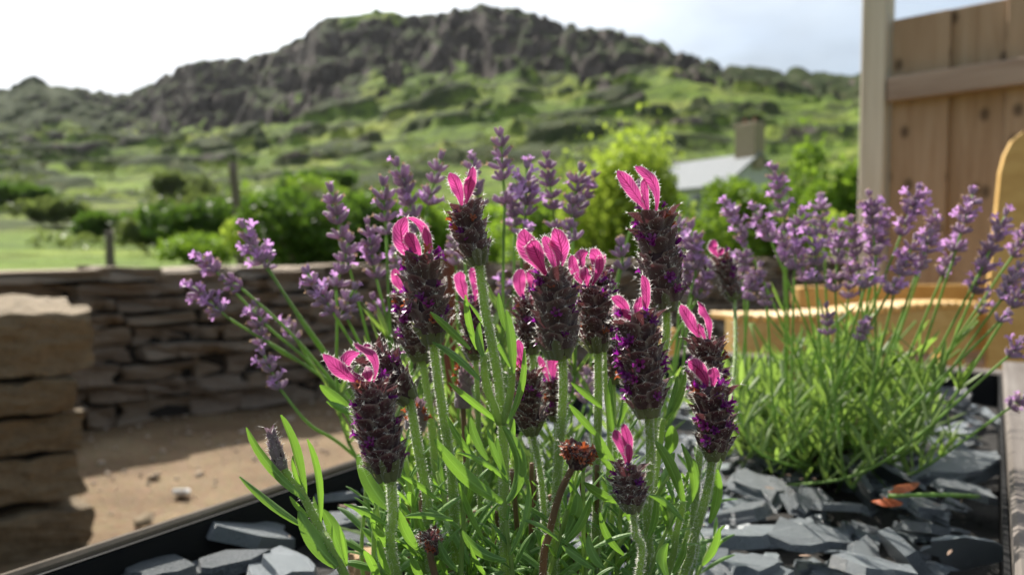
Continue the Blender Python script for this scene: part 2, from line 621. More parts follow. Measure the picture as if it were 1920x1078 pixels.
def chamfer_box(sx, sy, sz, bv, jit=0.0, rnd=random):
    """bevelled block with uneven corners: 44 triangles"""
    V, Fc = [], []
    ids = {}
    for ix in (-1, 1):
        for iy in (-1, 1):
            for iz in (-1, 1):
                cx = Vector((ix * sx / 2 * (1 + rnd.uniform(-jit, jit)), iy * sy / 2 * (1 + rnd.uniform(-jit, jit)), iz * sz / 2 * (1 + rnd.uniform(-jit, jit))))
                for ax in range(3):
                    q = cx.copy()
                    sg = (ix, iy, iz)
                    for b in range(3):
                        if b != ax:
                            q[b] -= sg[b] * bv * rnd.uniform(.6, 1.4)
                    ids[(ix, iy, iz, ax)] = len(V)
                    V.append(q)
    for ax in range(3):
        b, c = (ax + 1) % 3, (ax + 2) % 3
        for s in (-1, 1):
            q = []
            for (ub, uc) in ((-1, -1), (1, -1), (1, 1), (-1, 1)):
                k = [0, 0, 0]; k[ax] = s; k[b] = ub; k[c] = uc
                q.append(ids[(*k, ax)])
            Fc.append(tuple(q if s > 0 else q[::-1]))
    for ax in range(3):                                   # edge strips along axis ax
        b, c = (ax + 1) % 3, (ax + 2) % 3
        for sb in (-1, 1):
            for sc_ in (-1, 1):
                k0 = [0, 0, 0]; k0[ax] = -1; k0[b] = sb; k0[c] = sc_
                k1 = list(k0); k1[ax] = 1
                q = [ids[(*k0, b)], ids[(*k1, b)], ids[(*k1, c)], ids[(*k0, c)]]
                Fc.append(tuple(q if sb * sc_ > 0 else q[::-1]))
    for ix in (-1, 1):
        for iy in (-1, 1):
            for iz in (-1, 1):
                q = [ids[(ix, iy, iz, a)] for a in range(3)]
                Fc.append(tuple(q if ix * iy * iz > 0 else q[::-1]))
    return V, Fc


def rock_block(sx, sy, sz, rnd, n=6, amp=.06, rnd_edge=.10):
    """rough quarried block: a gridded box pushed in and out, corners worn"""
    V, Fc, key = [], [], {}
    off = [rnd.uniform(0, 50) for _ in range(3)]
    from mathutils import noise as mn
    def vid(p):
        k = tuple(round(c, 5) for c in p)
        if k not in key:
            q = Vector(p)
            l4 = (abs(q.x) ** 9 + abs(q.y) ** 9 + abs(q.z) ** 9) ** (1 / 9) * 1.0
            q = q * ((1 - rnd_edge) + rnd_edge / max(l4, 1e-6))
            e = Vector((q.x * sx / 2, q.y * sy / 2, q.z * sz / 2))
            m = min(sx, sy, sz)
            w = e * (1.1 / m) + Vector(off)
            dsp = Vector((mn.noise(w), mn.noise(w + Vector((9, 3, 1))), mn.noise(w + Vector((2, 8, 5))))) * (amp * m)
            dsp += Vector((mn.noise(w * 3.1), mn.noise(w * 3.1 + Vector((9, 3, 1))), mn.noise(w * 3.1 + Vector((2, 8, 5))))) * (amp * .45 * m)
            dsp += Vector((mn.noise(w * 7.3), mn.noise(w * 7.3 + Vector((9, 3, 1))), mn.noise(w * 7.3 + Vector((2, 8, 5))))) * (amp * .25 * m)
            key[k] = len(V)
            V.append(e + dsp)
        return key[k]
    for ax in range(3):
        for s in (-1, 1):
            b_, c_ = (ax + 1) % 3, (ax + 2) % 3
            for i in range(n):
                for j in range(n):
                    q = []
                    for di, dj in ((0, 0), (1, 0), (1, 1), (0, 1)):
                        p = [0, 0, 0]; p[ax] = s; p[b_] = -1 + 2 * (i + di) / n; p[c_] = -1 + 2 * (j + dj) / n
                        q.append(vid(p))
                    Fc.append(tuple(q if s > 0 else q[::-1]))
    return V, Fc


# numpy gradient noise
_perm = np.random.default_rng(3).permutation(512)
_perm = np.concatenate([_perm, _perm, _perm])
_ang = np.random.default_rng(4).uniform(0, 2 * np.pi, 512)


def perlin(x, y):
    xi, yi = np.floor(x).astype(int), np.floor(y).astype(int)
    xf, yf = x - xi, y - yi
    u, v = xf * xf * xf * (xf * (xf * 6 - 15) + 10), yf * yf * yf * (yf * (yf * 6 - 15) + 10)
    def gr(ix, iy, dx, dy):
        a = _ang[_perm[(_perm[ix & 511] + iy) & 511]]
        return np.cos(a) * dx + np.sin(a) * dy
    a = gr(xi, yi, xf, yf); b = gr(xi + 1, yi, xf - 1, yf)
    c = gr(xi, yi + 1, xf, yf - 1); d = gr(xi + 1, yi + 1, xf - 1, yf - 1)
    return (a + (b - a) * u) * (1 - v) + (c + (d - c) * u) * v


def fbm(x, y, oct_=5, gain=.5):
    s, a, f = 0, 1, 1
    for _ in range(oct_):
        s = s + a * perlin(x * f + 17.3 * f, y * f - 9.1 * f)
        a *= gain; f *= 2.03
    return s


# ------------------------------------------------------------------ terrain
SKY_X = [-1200, -400, -100, 0, 40, 70, 100, 130, 180, 250, 300, 340, 365, 430, 500, 560, 600, 650, 700, 740, 800, 850, 930, 960, 1000, 1060, 1120, 1180, 1250, 1300, 1335, 1380, 1450, 1550, 1620, 1700, 1900, 2400, 3200]
SKY_Y = [300, 250, 225, 182, 168, 150, 156, 163, 178, 176, 160, 137, 126, 121, 108, 80, 45, 36, 27, 33, 38, 26, 18, 30, 36, 55, 60, 75, 100, 118, 132, 142, 150, 150, 154, 165, 190, 250, 300]
FT_X = [-1200, 0, 250, 400, 550, 700, 850, 960, 1100, 1250, 1350, 1600, 2400, 3200]
FT_Y = [330, 275, 262, 280, 245, 205, 172, 165, 172, 165, 172, 205, 290, 330]
RY_X = [-1200, 0, 250, 360, 1000, 1300, 1600, 2400, 3200]
RY_Y = [520, 560, 560, 430, 430, 360, 310, 300, 300]


def smooth(a, b, x):
    t = np.clip((x - a) / (b - a), 0, 1)
    return t * t * (3 - 2 * t)


sb = np.concatenate([np.linspace(-1.6, -.74, 60)[:-1], np.linspace(-.74, .74, 560), np.linspace(.74, 1.6, 60)[1:]])
yb = np.concatenate([np.exp(np.linspace(math.log(7.0), math.log(170), 210))[:-1], np.linspace(170, 590, 400)[:-1], np.linspace(590, 1100, 40)])
S, Y = np.meshgrid(sb, yb)
PX = 960 + F * S
ysk, yft, YR = np.interp(PX, SKY_X, SKY_Y), np.interp(PX, FT_X, FT_Y), np.interp(PX, RY_X, RY_Y)
YF = YR * .66


def elev(Y, PX):
    ysk, yft, YR = np.interp(PX, SKY_X, SKY_Y), np.interp(PX, FT_X, FT_Y), np.interp(PX, RY_X, RY_Y)
    YF = YR * .66
    y = np.where(Y < 14, 545 - (Y - 7) / 7 * 40, 0)
    y = np.where((Y >= 14) & (Y < 30), 505 - (Y - 14) / 16 * 27, y)
    y = np.where((Y >= 30) & (Y < 60), 478 - (Y - 30) / 30 * 42, y)
    y = np.where((Y >= 60) & (Y < 110), 436 - (Y - 60) / 50 * 70, y)
    t = np.clip((Y - 110) / (YF - 110), 0, 1)
    y = np.where((Y >= 110) & (Y < YF), 366 + (yft - 366) * t ** .9, y)
    t = np.clip((Y - YF) / (YR - YF), 0, 1)
    y = np.where((Y >= YF) & (Y < YR), yft + (ysk - yft) * t ** .75, y)
    y = np.where(Y >= YR, ysk, y)
    z = CZ + Y * (470 - y) / F
    return np.where(Y >= YR, z - (Y - YR) * .22, z), t, YF, YR


Z, tcrag, YF, YR = elev(Y, PX)
X = S * Y
low = smooth(18, 90, Y)
crag = smooth(.0, .12, tcrag) * (1 - smooth(.97, 1.08, Y / YR)) * (.35 + .65 * smooth(150, 330, PX)) * (1 - .5 * smooth(1300, 1420, PX))
# rolling lower slope
und = fbm(X / 55 + 3, Y / 38, 5, .52)
Z = Z + smooth(12, 24, Y) * (1 - low) * fbm(X / 7, Y / 6, 4) * .22
Z = Z + low * (1 - .6 * crag) * und * np.minimum(Y * .022, 6.0)
# knolls and outcrops on the lower slope
kn = fbm(X / 24 - 7, Y / 15 + 4, 4, .5)
knoll = smooth(.10, .34, kn) * smooth(45, 110, Y) * (1 - crag)
Z = Z + knoll * np.minimum(Y * .016, 4.2)
# terraced cliffs of the crag
wx = fbm(X / 60, Y / 60, 3) * 16
hgt = Z + wx * 1.3 + fbm(X / 34 + 8, Y / 50, 4, .5) * 15
step = 21.0
q = hgt / step
fr = q - np.floor(q)
ter = (np.floor(q) + smooth(.30, .80, fr)) * step
Z = Z + crag * (1 - smooth(.90, 1.0, tcrag) * .8) * (ter - hgt) * .75
rdg = 1 - np.abs(fbm(X / 30 + 2, Y / 46 + 5, 4, .5)) * 2
Z = Z + crag * (rdg - .6) * 2.5
Z = Z + crag * fbm(X / 8, Y / 14, 3, .6) * 1.1
gul = np.abs(fbm(X / 15 + 40 + fbm(X / 40, Y / 40, 2) * .8, Y / 70 + 11, 4, .55))
Z = Z - crag * (1 - smooth(.0, .22, gul)) * 4.5
bl = np.abs(fbm(X / 6.5 + 60, Y / 11, 3, .6))
Z = Z + crag * (bl - .25) * 3.0 * smooth(-.15, .15, fbm(X / 50 + 9, Y / 40, 3))
Z = Z + smooth(30, 120, Y) * fbm(X / 6, Y / 6, 3, .5) * .35
# the grass knob on the summit stays smooth; skyline noise
Z = Z + smooth(.9, 1.0, Y / YR) * fbm(X / 14 + 30, Y / 60, 3, .5) * 1.6
Z = np.where(Y < 9, np.minimum(Z, .02 + 0 * Z), Z)
# slope -> rock cover
gx = np.gradient(Z, axis=1) / np.gradient(X, axis=1)
gy = np.gradient(Z, axis=0) / np.gradient(Y, axis=0)
slope = np.sqrt(gx ** 2 + gy ** 2)
rockc = crag * smooth(.7, 1.7, slope) * .78 + knoll * smooth(.30, .7, slope) * .45
rockc = np.clip(rockc + crag * .08 + smooth(.22, .42, fbm(X / 30 + 50, Y / 18, 4)) * smooth(90, 170, Y) * .28, 0, 1)
knobmask = np.exp(-((PX - 695) / 60) ** 2) * smooth(.80, .92, tcrag)
rockc = rockc * (1 - knobmask)
heath = np.clip(smooth(.0, .35, tcrag) * (1 - smooth(1.0, 1.05, Y / YR)) * .72 + knoll * .7 + smooth(-.05, .25, fbm(X / 40 + 21, Y / 18, 4)) * .55 * smooth(22, 60, Y), 0, 1) * (1 - knobmask)
nr, nc = X.shape
V = np.stack([X, Y, Z], -1).reshape(-1, 3)
idx = np.arange(nr * nc).reshape(nr, nc)
Q = np.stack([idx[:-1, :-1], idx[:-1, 1:], idx[1:, 1:], idx[1:, :-1]], -1).reshape(-1, 4)
me = bpy.data.meshes.new('hillside')
me.vertices.add(len(V)); me.vertices.foreach_set('co', V.astype(np.float32).ravel())
me.loops.add(Q.size); me.loops.foreach_set('vertex_index', Q.astype(np.int32).ravel())
me.polygons.add(len(Q)); me.polygons.foreach_set('loop_start', np.arange(0, Q.size, 4, dtype=np.int32))
me.polygons.foreach_set('use_smooth', np.ones(len(Q), dtype=bool))
a = me.attributes.new('cover', 'FLOAT_VECTOR', 'POINT')
a.data.foreach_set('vector', np.stack([rockc, heath, 0 * heath], -1).astype(np.float32).ravel())
me.materials.append(M['hillside'])
me.update(); me.validate()
tag(obj('hillside', me), kind='structure')


def ground_z(x, y):
    j = np.argmin(np.abs(sb - x / y)); i = np.argmin(np.abs(yb - y))
    return float(Z[i, j])


b = MB()
N = 48
V = [(0, 0, -.03)] + [(2600 * math.cos(2 * math.pi * k / N), 2600 * math.sin(2 * math.pi * k / N), -.6) for k in range(N)]
b.add(V, [(0, 1 + k, 1 + (k + 1) % N) for k in range(N)])
tag(b.build('ground', 'far_ground'), kind='structure')

# garden floor in front of the wall: a slightly uneven sheet
b = MB()
n = 60
xs, ys = np.linspace(-5, 6, n), np.linspace(-3, 8.4, n)
GX, GY = np.meshgrid(xs, ys)
GZ = fbm(GX * 1.3, GY * 1.3, 4) * .025
b.add(np.stack([GX, GY, GZ], -1).reshape(-1, 3).tolist(), [(i * n + j, i * n + j + 1, (i + 1) * n + j + 1, (i + 1) * n + j) for i in range(n - 1) for j in range(n - 1)])
tag(b.build('garden_path', 'garden_ground'), kind='structure')

# ------------------------------------------------------------------ dry stone wall
UX, UY = Vector((.74, .673, 0)), Vector((-.673, .74, 0))       # garden axes: along the wall, away from the camera
stone_meshes = []
rs = random.Random(4)
for k in range(12):
    V, Fc = rock_block(1, 1, 1, rs, 3, .22, .16)
    stone_meshes.append((V, Fc))


def stone_mesh(k, mat):
    key = (k, mat)
    if key not in stone_cache:
        stone_cache[key] = mesh('stone', stone_meshes[k][0], stone_meshes[k][1], mat, smooth=False)
    return stone_cache[key]


stone_cache = {}


def lay_wall(root, origin, length, top, courses, lens, depth, mat, rr, face_jit=.02, core=True):
    """courses of rough stones along +UX from origin, bottom up; each stone one part"""
    rot = Matrix.Rotation(math.atan2(UX.y, UX.x), 4, 'Z')
    z = 0
    for ci, h in enumerate(courses):
        x = rr.uniform(-lens[1], 0) * .5
        while x < length:
            ln = rr.uniform(*lens) * (1.25 if ci == len(courses) - 1 else 1)
            hh = h * rr.uniform(.72, 1.0)
            jf = rr.uniform(-face_jit, face_jit)
            p = origin + UX * (x + ln / 2) + UY * (depth / 2 + jf) + Vector((0, 0, z + hh / 2))
            mtx = Matrix.Translation(p) @ rot @ Matrix.Rotation(rr.gauss(0, .03), 4, 'Z') @ Matrix.Rotation(rr.gauss(0, .035), 4, 'Y') @ Matrix.Diagonal((ln * .95, depth * rr.uniform(.9, 1.04), hh * .96, 1))
            obj('stone', stone_mesh(rr.randrange(12), mat), root, root.matrix_basis.inverted() @ mtx)
            x += ln
        z += h
    if core:
        b = MB()
        box(b, 0, length, .05, depth - .04, 0, z - .05)
        c = obj('core', mesh('core', b.V, b.F, 'wall_core', smooth=False), root)
        c.matrix_basis = root.matrix_basis.inverted() @ Matrix.Translation(origin) @ rot
    return z


W0 = Vector((-1.63, 3.1, 0)) - UX * 2.2
wall = empty('stone_wall', W0)
tag(wall, 'low dry stone garden wall of flat brown stones behind the lavender', 'wall')
rw = random.Random(21)
lay_wall(wall, W0, 8.6, .62, [.10, .075, .085, .065, .075, .055, .065, .06, .055], (.10, .30), .30, 'wall_stone', rw, .025)

# near stone pier on the left
PC = Vector((-1.015, 1.90, 0))
pier = empty('stone_pier', PC - UX * .45)
tag(pier, 'near pier of large buff squared stone blocks at the left edge', 'pier')
rp = random.Random(8)
pr = Matrix.Rotation(math.atan2(UX.y, UX.x), 4, 'Z')
zc = 0
for ci, (h, off) in enumerate([(.115, .00), (.115, -.01), (.09, .0), (.085, -.03), (.165, .02)]):
    x1 = off
    for ln in ((.50, .45) if ci % 2 else (.62, .4)):
        V, Fc = rock_block(ln * .985, .62, h * .87, rp, 14, .20, .06)
        p = PC + UX * (x1 - ln / 2 + rp.uniform(-.01, .01)) + UY * (.31 + rp.uniform(-.012, .012)) + Vector((0, 0, zc + h / 2))
        o = obj('stone', mesh('stone', V, Fc, 'pier_stone', smooth=False), pier)
        o.matrix_basis = pier.matrix_basis.inverted() @ Matrix.Translation(p) @ pr @ Matrix.Rotation(rp.gauss(0, .02), 4, 'Z') @ Matrix.Rotation(rp.gauss(0, .015), 4, 'Y')
        x1 -= ln
    zc += h
b = MB()
box(b, -.98, -.06, .06, .56, 0, zc - .09)
o = obj('core', mesh('core', b.V, b.F, 'wall_core', smooth=False), pier)
o.matrix_basis = pier.matrix_basis.inverted() @ Matrix.Translation(PC) @ pr


# loose stones lying on the path
def pebble(name, p, s, mat, label, seed, cat='stone', group=None):
    rr = random.Random(seed)
    V, Fc = chamfer_box(s * 1.3, s, s * .55, s * .16, .2, rr)
    o = obj(name, mesh(name, V, Fc, mat, smooth=False))
    o.location = p
    o.rotation_euler = (rr.gauss(0, .2), rr.gauss(0, .2), rr.uniform(0, 3))
    return tag(o, label, cat, group)


g = G('white_quartz')
M['white_quartz'] = g.done(g.principled((.72, .71, .68), .5))


def floor_at(px, py, z=0.0):
    d0 = at(px, py, 1.0) - Vector((0, 0, CZ))
    k = (z - CZ) / d0.z
    return Vector((0, 0, CZ)) + d0 * k


pebble('pebble', floor_at(341, 922, .012), .035, 'white_quartz', 'single white pebble lying on the sunlit sandy path', 1)
pebble('pebble', floor_at(268, 975, .015), .045, 'pier_stone', 'small buff stone on the path at the foot of the pier', 2)
pebble('pebble', floor_at(288, 893, .01), .030, 'wall_stone', 'dark brown pebble on the path just below the wall shadow', 3)
b = MB()
for k in range(1500):
    X_, Y_ = random.uniform(-2.2, 1.6), random.uniform(1.5, 4.6)
    s = abs(random.gauss(0, .006)) + .003
    V, Fc = chamfer_box(s * 1.4, s, s * .8, s * .2, .2)
    R = Matrix.Rotation(random.uniform(0, 6), 3, 'Z')
    b.add([R @ v + Vector((X_, Y_, .004 + float(fbm(np.array([X_ * 1.3]), np.array([Y_ * 1.3]), 4)[0]) * .025)) for v in V], Fc)
tag(b.build('path_gravel', 'wall_stone', smooth=False), 'fine brown gravel scattered over the sandy path', 'gravel', kind='stuff')

# ------------------------------------------------------------------ planter
PA = rad(59)
p_ax, q_ax = Vector((math.cos(PA), math.sin(PA), 0)), Vector((math.sin(PA), -math.cos(PA), 0))
TOPZ, SLZ = CZ - .140, CZ - .163
Q0, Q1, P0_, P1_ = -.364, .010, -.25, 1.09
planter = empty('planter', p_ax * .4 + q_ax * -.18)
tag(planter, 'raised wooden planter trough with black liner holding the lavender and slate', 'planter')
prot = Matrix.Rotation(PA, 4, 'Z')        # local x along p_ax, local y = -q_ax


def planter_board(name, p0, p1, q0, q1, z0, z1, mat):
    V, Fc = chamfer_box(p1 - p0, q1 - q0, z1 - z0, .002, .0)
    c = p_ax * ((p0 + p1) / 2) + q_ax * ((q0 + q1) / 2) + Vector((0, 0, (z0 + z1) / 2))
    o = obj(name, mesh(name, V, Fc, mat, smooth=False), planter)
    o.matrix_basis = planter.matrix_basis.inverted() @ Matrix.Translation(c) @ prot
    return o


for z0, z1 in ((.0, .185), (.188, .373), (.376, TOPZ)):
    planter_board('board', P0_, P1_, Q0 - .0045, Q0, z0, z1, 'pole_wood')
    planter_board('board', P0_, P1_, Q1, Q1 + .040, z0, z1 + (.012 if z1 == TOPZ else 0), 'weathered_board')
    planter_board('board', P1_ + .001, P1_ + .031, Q0 - .016, Q1 + .040, z0, z1 - (.002 if z1 == TOPZ else 0), 'weathered_board')
    planter_board('board', P0_ - .031, P0_ - .001, Q0 - .016, Q1 + .040, z0, z1 - .002, 'weathered_board')
for args in ((P0_, P1_, Q0 + .001, Q0 + .003), (P0_, P1_, Q1 - .003, Q1 - .001), (P1_ - .004, P1_ - .002, Q0 + .004, Q1 - .004)):
    planter_board('liner', *args, SLZ - .12, TOPZ - .004, 'black_liner')
b = MB()
n = 40
for i in range(n + 1):
    for j in range(n + 1):
        pp, qq = P0_ + (P1_ - P0_ - .008) * i / n + .002, Q0 + .004 + (Q1 - Q0 - .008) * j / n
        v = p_ax * pp + q_ax * qq
        b.V.append((v.x, v.y, SLZ - .016 + float(fbm(np.array([v.x * 12]), np.array([v.y * 12]), 3)[0]) * .008))
        b.L.append((0, 0, 0))
b.F = [(i * (n + 1) + j, (i + 1) * (n + 1) + j, (i + 1) * (n + 1) + j + 1, i * (n + 1) + j + 1) for i in range(n) for j in range(n)]
so = b.build('planter_soil', 'soil')
tag(so, kind='structure')


# ------------------------------------------------------------------ slate chips
def slate_mesh(rr, layers=None, sx=1.0, sy=.7, th=.16):
    """a split slate: stacked uneven cleavage layers with ragged outlines"""
    V, Fc = [], []
    n = rr.randint(9, 14)
    ang = sorted(rr.uniform(0, 2 * math.pi) for _ in range(n))
    ang = [2 * math.pi * (i + rr.uniform(-.3, .3)) / n for i in range(n)]
    rads = [rr.uniform(.58, 1.10) for _ in range(n)]
    L = layers or rr.choice((1, 1, 2, 2, 3))
    z = -th / 2
    shiftx = shifty = 0.0
    sc_ = 1.0
    rings = []
    for k in range(L):
        h = th / L
        r2 = [q * sc_ * rr.uniform(.86, 1.06) for q in rads]
        lo = [(math.cos(a) * q * sx / 2 + shiftx, math.sin(a) * q * sy / 2 + shifty, z) for a, q in zip(ang, r2)]
        tilt = rr.gauss(0, .03)
        hi = [(x * .93, y * .93, z + h + tilt * x * .4 + rr.gauss(0, .016)) for x, y, _ in lo]
        rings += [lo, hi]
        z += h
        sc_ *= rr.uniform(.80, .98)
        shiftx += rr.gauss(0, .03); shifty += rr.gauss(0, .03)
    base = 0
    for ri, ring in enumerate(rings):
        V += ring
        if ri:
            for i in range(n):
                a, b_ = (ri - 1) * n + i, (ri - 1) * n + (i + 1) % n
                Fc.append((a, b_, b_ + n, a + n))
    Fc.append(tuple(range(n))[::-1])
    Fc.append(tuple((len(rings) - 1) * n + i for i in range(n)))
    return V, Fc


rsl = random.Random(77)
slate_variants = [mesh('slate_chip', *slate_mesh(rsl, sy=rsl.uniform(.5, .9), th=rsl.uniform(.08, .18)), 'slate', smooth=False) for _ in range(22)]
PLACED = []


def put_slate(p, size, tilt, yaw, label, group, var=None, thick=.8):
    o = obj('slate_chip', slate_variants[var if var is not None else rsl.randrange(22)])
    o.matrix_basis = Matrix.Translation(p) @ Matrix.Rotation(yaw, 4, 'Z') @ Matrix.Rotation(tilt[0], 4, 'X') @ Matrix.Rotation(tilt[1], 4, 'Y') @ Matrix.Diagonal((size, size, size * thick, 1))
    PLACED.append((p, size))
    return tag(o, label, 'slate chip', group)


def slz(px, py, dz=0.0):
    return floor_at(px, py, SLZ + dz)


hand = [
    (1515, 1005, .050, (.10, .05), .3, 'large pale oval slate lying flat below the red dry leaf'),
    (1622, 1032, .034, (.15, -.2), 1.2, 'small pale rounded slate just right of the large oval one'),
    (1432, 915, .052, (.35, .15), .1, 'wedge shaped slate with a dark front face below the right lavender'),
    (1520, 935, .050, (.28, -.2), .9, 'smooth grey slate leaning behind the large oval slate'),
    (1610, 905, .050, (1.15, .2), 1.3, 'narrow slate standing upright left of the red dry leaf'),
    (1735, 950, .058, (.20, .3), .4, 'dark slate under the fallen green stalk'),
    (1800, 1030, .044, (.85, .35), 2.2, 'long pale slate standing on edge near the right board'),
    (1705, 1050, .045, (.95, -.2), 1.8, 'dark pointed slate standing on edge near the bottom right'),
    (1440, 1000, .044, (.05, .02), .2, 'thin flat slate poking out left of the large oval slate'),
    (1350, 1010, .050, (.15, .1), 2.8, 'dark slate beside the lowest green leaf at right'),
    (1800, 870, .090, (.12, -.1), .3, 'broad pale slate at the far right of the lavender clump'),
    (1640, 1066, .050, (.08, .1), 2.0, 'slate cut by the bottom edge under the oval slate'),
    (1420, 1068, .052, (.06, .12), .9, 'flat slate at the bottom edge right of the flower stems'),
    (1580, 950, .040, (.2, .1), 2.6, 'small slate chip wedged behind the oval slate'),
    (1880, 800, .060, (.7, .2), 1.1, 'pale slate propped against the right board'),
    (345, 1022, .027, (.2, .1), .6, 'small rounded pale slate closest to the black liner'),
    (475, 1000, .060, (.16, .32), .75, 'large smooth grey slate sloping up to the black liner'),
    (430, 1052, .046, (.12, -.12), .2, 'ridged pale slate at the bottom left of the left shoot'),
    (300, 1074, .044, (.06, .08), 1.0, 'flat pale slate at the bottom left edge'),
    (520, 1072, .055, (.05, -.06), 2.3, 'pale flat slate right behind the left leafy shoot'),
    (640, 975, .040, (.15, -.3), .5, 'pale slate left of the shortest flower stem'),
    (660, 1012, .044, (.12, .2), 1.6, 'dark edged slate behind the left leafy shoot'),
    (600, 930, .050, (.2, .1), 2.9, 'dark slate in the shade beside the liner'),
    (690, 905, .050, (.3, .1), .3, 'dark slate under the lowest lavender leaves at left'),
]
for k, (px, py, s, tl, yw, lb) in enumerate(hand):
    put_slate(slz(px, py, .004), s * 1.08, tl, yw, lb, 'slate chips in the planter', k % 22)
ROOTS = [Vector((.010, .300, SLZ)), Vector((-.035, .45, SLZ)), Vector((.25, .625, SLZ))]
n_rand = 0
tries = 0
while n_rand < 190 and tries < 6000:
    tries += 1
    pp, qq = rsl.uniform(.22, 1.03), rsl.uniform(Q0 + .022, Q1 - .022)
    v = p_ax * pp + q_ax * qq
    s = rsl.choice((.024, .034, .045, .055, .072)) * rsl.uniform(.85, 1.15)
    if any((v - p.xy.to_3d()).length < (s + z_) * .29 for p, z_ in PLACED):
        continue
    if v.y < .2:
        continue
    px = 960 + F * v.x / v.y
    side = 'left of' if px < 700 else ('under' if px < 1330 else 'right of')
    steep = rsl.random() < .30
    tl = (rsl.uniform(.6, 1.1), rsl.gauss(0, .2)) if steep else (rsl.gauss(0, .24), rsl.gauss(0, .24))
    size_w = 'small' if s < .046 else ('middling' if s < .058 else 'large')
    far = 'nearest row' if v.y < .38 else 'second row' if v.y < .46 else 'third row' if v.y < .56 else 'fourth row' if v.y < .68 else 'farthest row'
    where = 'along the liner' if qq < Q0 + .10 else ('along the right board' if qq > Q1 - .10 else 'amid the bed')
    lb = f"{size_w} {'tilted' if steep else 'flat'} slate {where}, {far}, {side} the stems"
    put_slate(Vector((v.x, v.y, SLZ - .004 + rsl.uniform(0, .010))), s, tl, rsl.uniform(0, 6.28), lb, 'slate chips in the planter')
    n_rand += 1
_by = {}
for o in COL.objects:
    if o.name.startswith('slate_chip'):
        _by.setdefault(o['label'], []).append(o)
_ord = 'first second third fourth fifth sixth seventh eighth ninth tenth eleventh twelfth thirteenth fourteenth fifteenth sixteenth seventeenth eighteenth nineteenth twentieth'.split() + ['twenty-' + k for k in 'first second third fourth fifth sixth seventh eighth ninth'.split()]
for lb, L_ in _by.items():
    if len(L_) > 1:
        L_.sort(key=lambda o: o.matrix_basis.translation.x / o.matrix_basis.translation.y)
        for k_, o in enumerate(L_[:29]):
            o['label'] = lb + f', {_ord[k_]} from left'
b = MB()
for k in range(700):
    pp, qq = rsl.uniform(.2, 1.06), rsl.uniform(Q0 + .02, Q1 - .02)
    v = p_ax * pp + q_ax * qq
    me_ = slate_variants[rsl.randrange(22)]
    b.add_mesh(me_, Matrix.Translation((v.x, v.y, SLZ - .013 + rsl.uniform(-.003, .002))) @ Matrix.Rotation(rsl.uniform(0, 6), 4, 'Z') @ Matrix.Rotation(rsl.gauss(0, .25), 4, 'X') @ Matrix.Scale(rsl.uniform(.014, .034), 4))
tag(b.build('slate_bed', 'slate', smooth=False), 'bed of small slate chippings under the larger ones', 'slate chippings', kind='stuff')
V, Fc = slate_mesh(random.Random(5), 2, 1.0, .75, .5)
o = obj('ochre_stone', mesh('ochre_stone', V, Fc, 'ochre_stone', smooth=False))
o.matrix_basis = Matrix.Translation(slz(690, 1062, .008)) @ Matrix.Rotation(.5, 4, 'Z') @ Matrix.Scale(.030, 4)
tag(o, 'ochre yellow stone at the bottom edge among grey slates', 'stone')

# dead red leaves and a stalk fallen on the slates
b = MB(); b.add(*ribbon(slz(1668, 920, .026), slz(1690, 912, .032), slz(1722, 904, .024), .008, Vector((0, -.3, 1)), prof_leaf, .3, 8, 4))
tag(b.build('dry_leaf', 'dry_leaf'), 'upper red dry leaf lying across the slates at right', 'leaf')
b = MB(); b.add(*ribbon(slz(1640, 938, .022), slz(1660, 930, .030), slz(1690, 940, .020), .011, Vector((0, -.3, 1)), prof_leaf, .3, 8, 4))
tag(b.build('dry_leaf', 'dry_leaf'), 'lower red dry leaf at the left end of the fallen stalk', 'leaf')
b = MB(); pts = [slz(1665, 930, .026), slz(1750, 927, .030), slz(1835, 930, .022)]
b.add(*tube(catmull(pts, 6), [.0012] * 13, 6))
tag(b.build('fallen_stalk', 'english_stem'), 'pale green fallen stalk resting across the slates at right', 'stalk')

# ------------------------------------------------------------------ fence
fdir = Vector((.70, -.714, 0))                 # from the post towards the camera side
post_p = Vector((1.168, 2.60, 0))
fence = empty('timber_fence', post_p)
tag(fence, 'brown vertical board fence panel with pale post at the right', 'fence')
frot = Matrix.Rotation(math.atan2(fdir.y, fdir.x), 4, 'Z')
fn = Vector((-.714, -.70, 0))                  # faces the camera


def fpart(name, k0, k1, d0, d1, z0, z1, mat, bv=.003, axis_swap=False):
    V, Fc = chamfer_box(k1 - k0, d1 - d0, z1 - z0, bv, 0)
    c = post_p + fdir * ((k0 + k1) / 2) + fn * ((d0 + d1) / 2) + Vector((0, 0, (z0 + z1) / 2))
    o = obj(name, mesh(name, V, Fc, mat, smooth=False), fence)
    o.matrix_basis = fence.matrix_basis.inverted() @ Matrix.Translation(c) @ frot
    return o


fpart('post', -.038, .038, -.038, .038, 0, 1.72, 'post_wood', .004)
k = .045
for i in range(9):
    w = [.168, .150, .165, .172, .150, .16, .17, .155, .16][i]
    fpart('plank', k - (.012 if i % 2 and i else 0), k + w - .002 + (.012 if i % 2 else 0), (-.040 if i % 2 else -.020), (-.022 if i % 2 else -.002), .04, 1.425 + (i % 3) * .004, 'fence_wood', .002)
    k += w
fpart('rail', .046, k, .003, .040, 1.165, 1.24, 'fence_rail_wood', .003)
fpart('rail', .046, k, .003, .040, .30, .375, 'fence_rail_wood', .003)
fpart('post', k + .002, k + .078, -.038, .038, 0, 1.60, 'post_wood', .004)

# ------------------------------------------------------------------ bench
bench = empty('garden_bench', at(1620, 640, 1.7).xy.to_3d())
tag(bench, 'golden wooden garden bench with curved slatted seat and round topped end', 'bench')
bi = bench.matrix_basis.inverted()


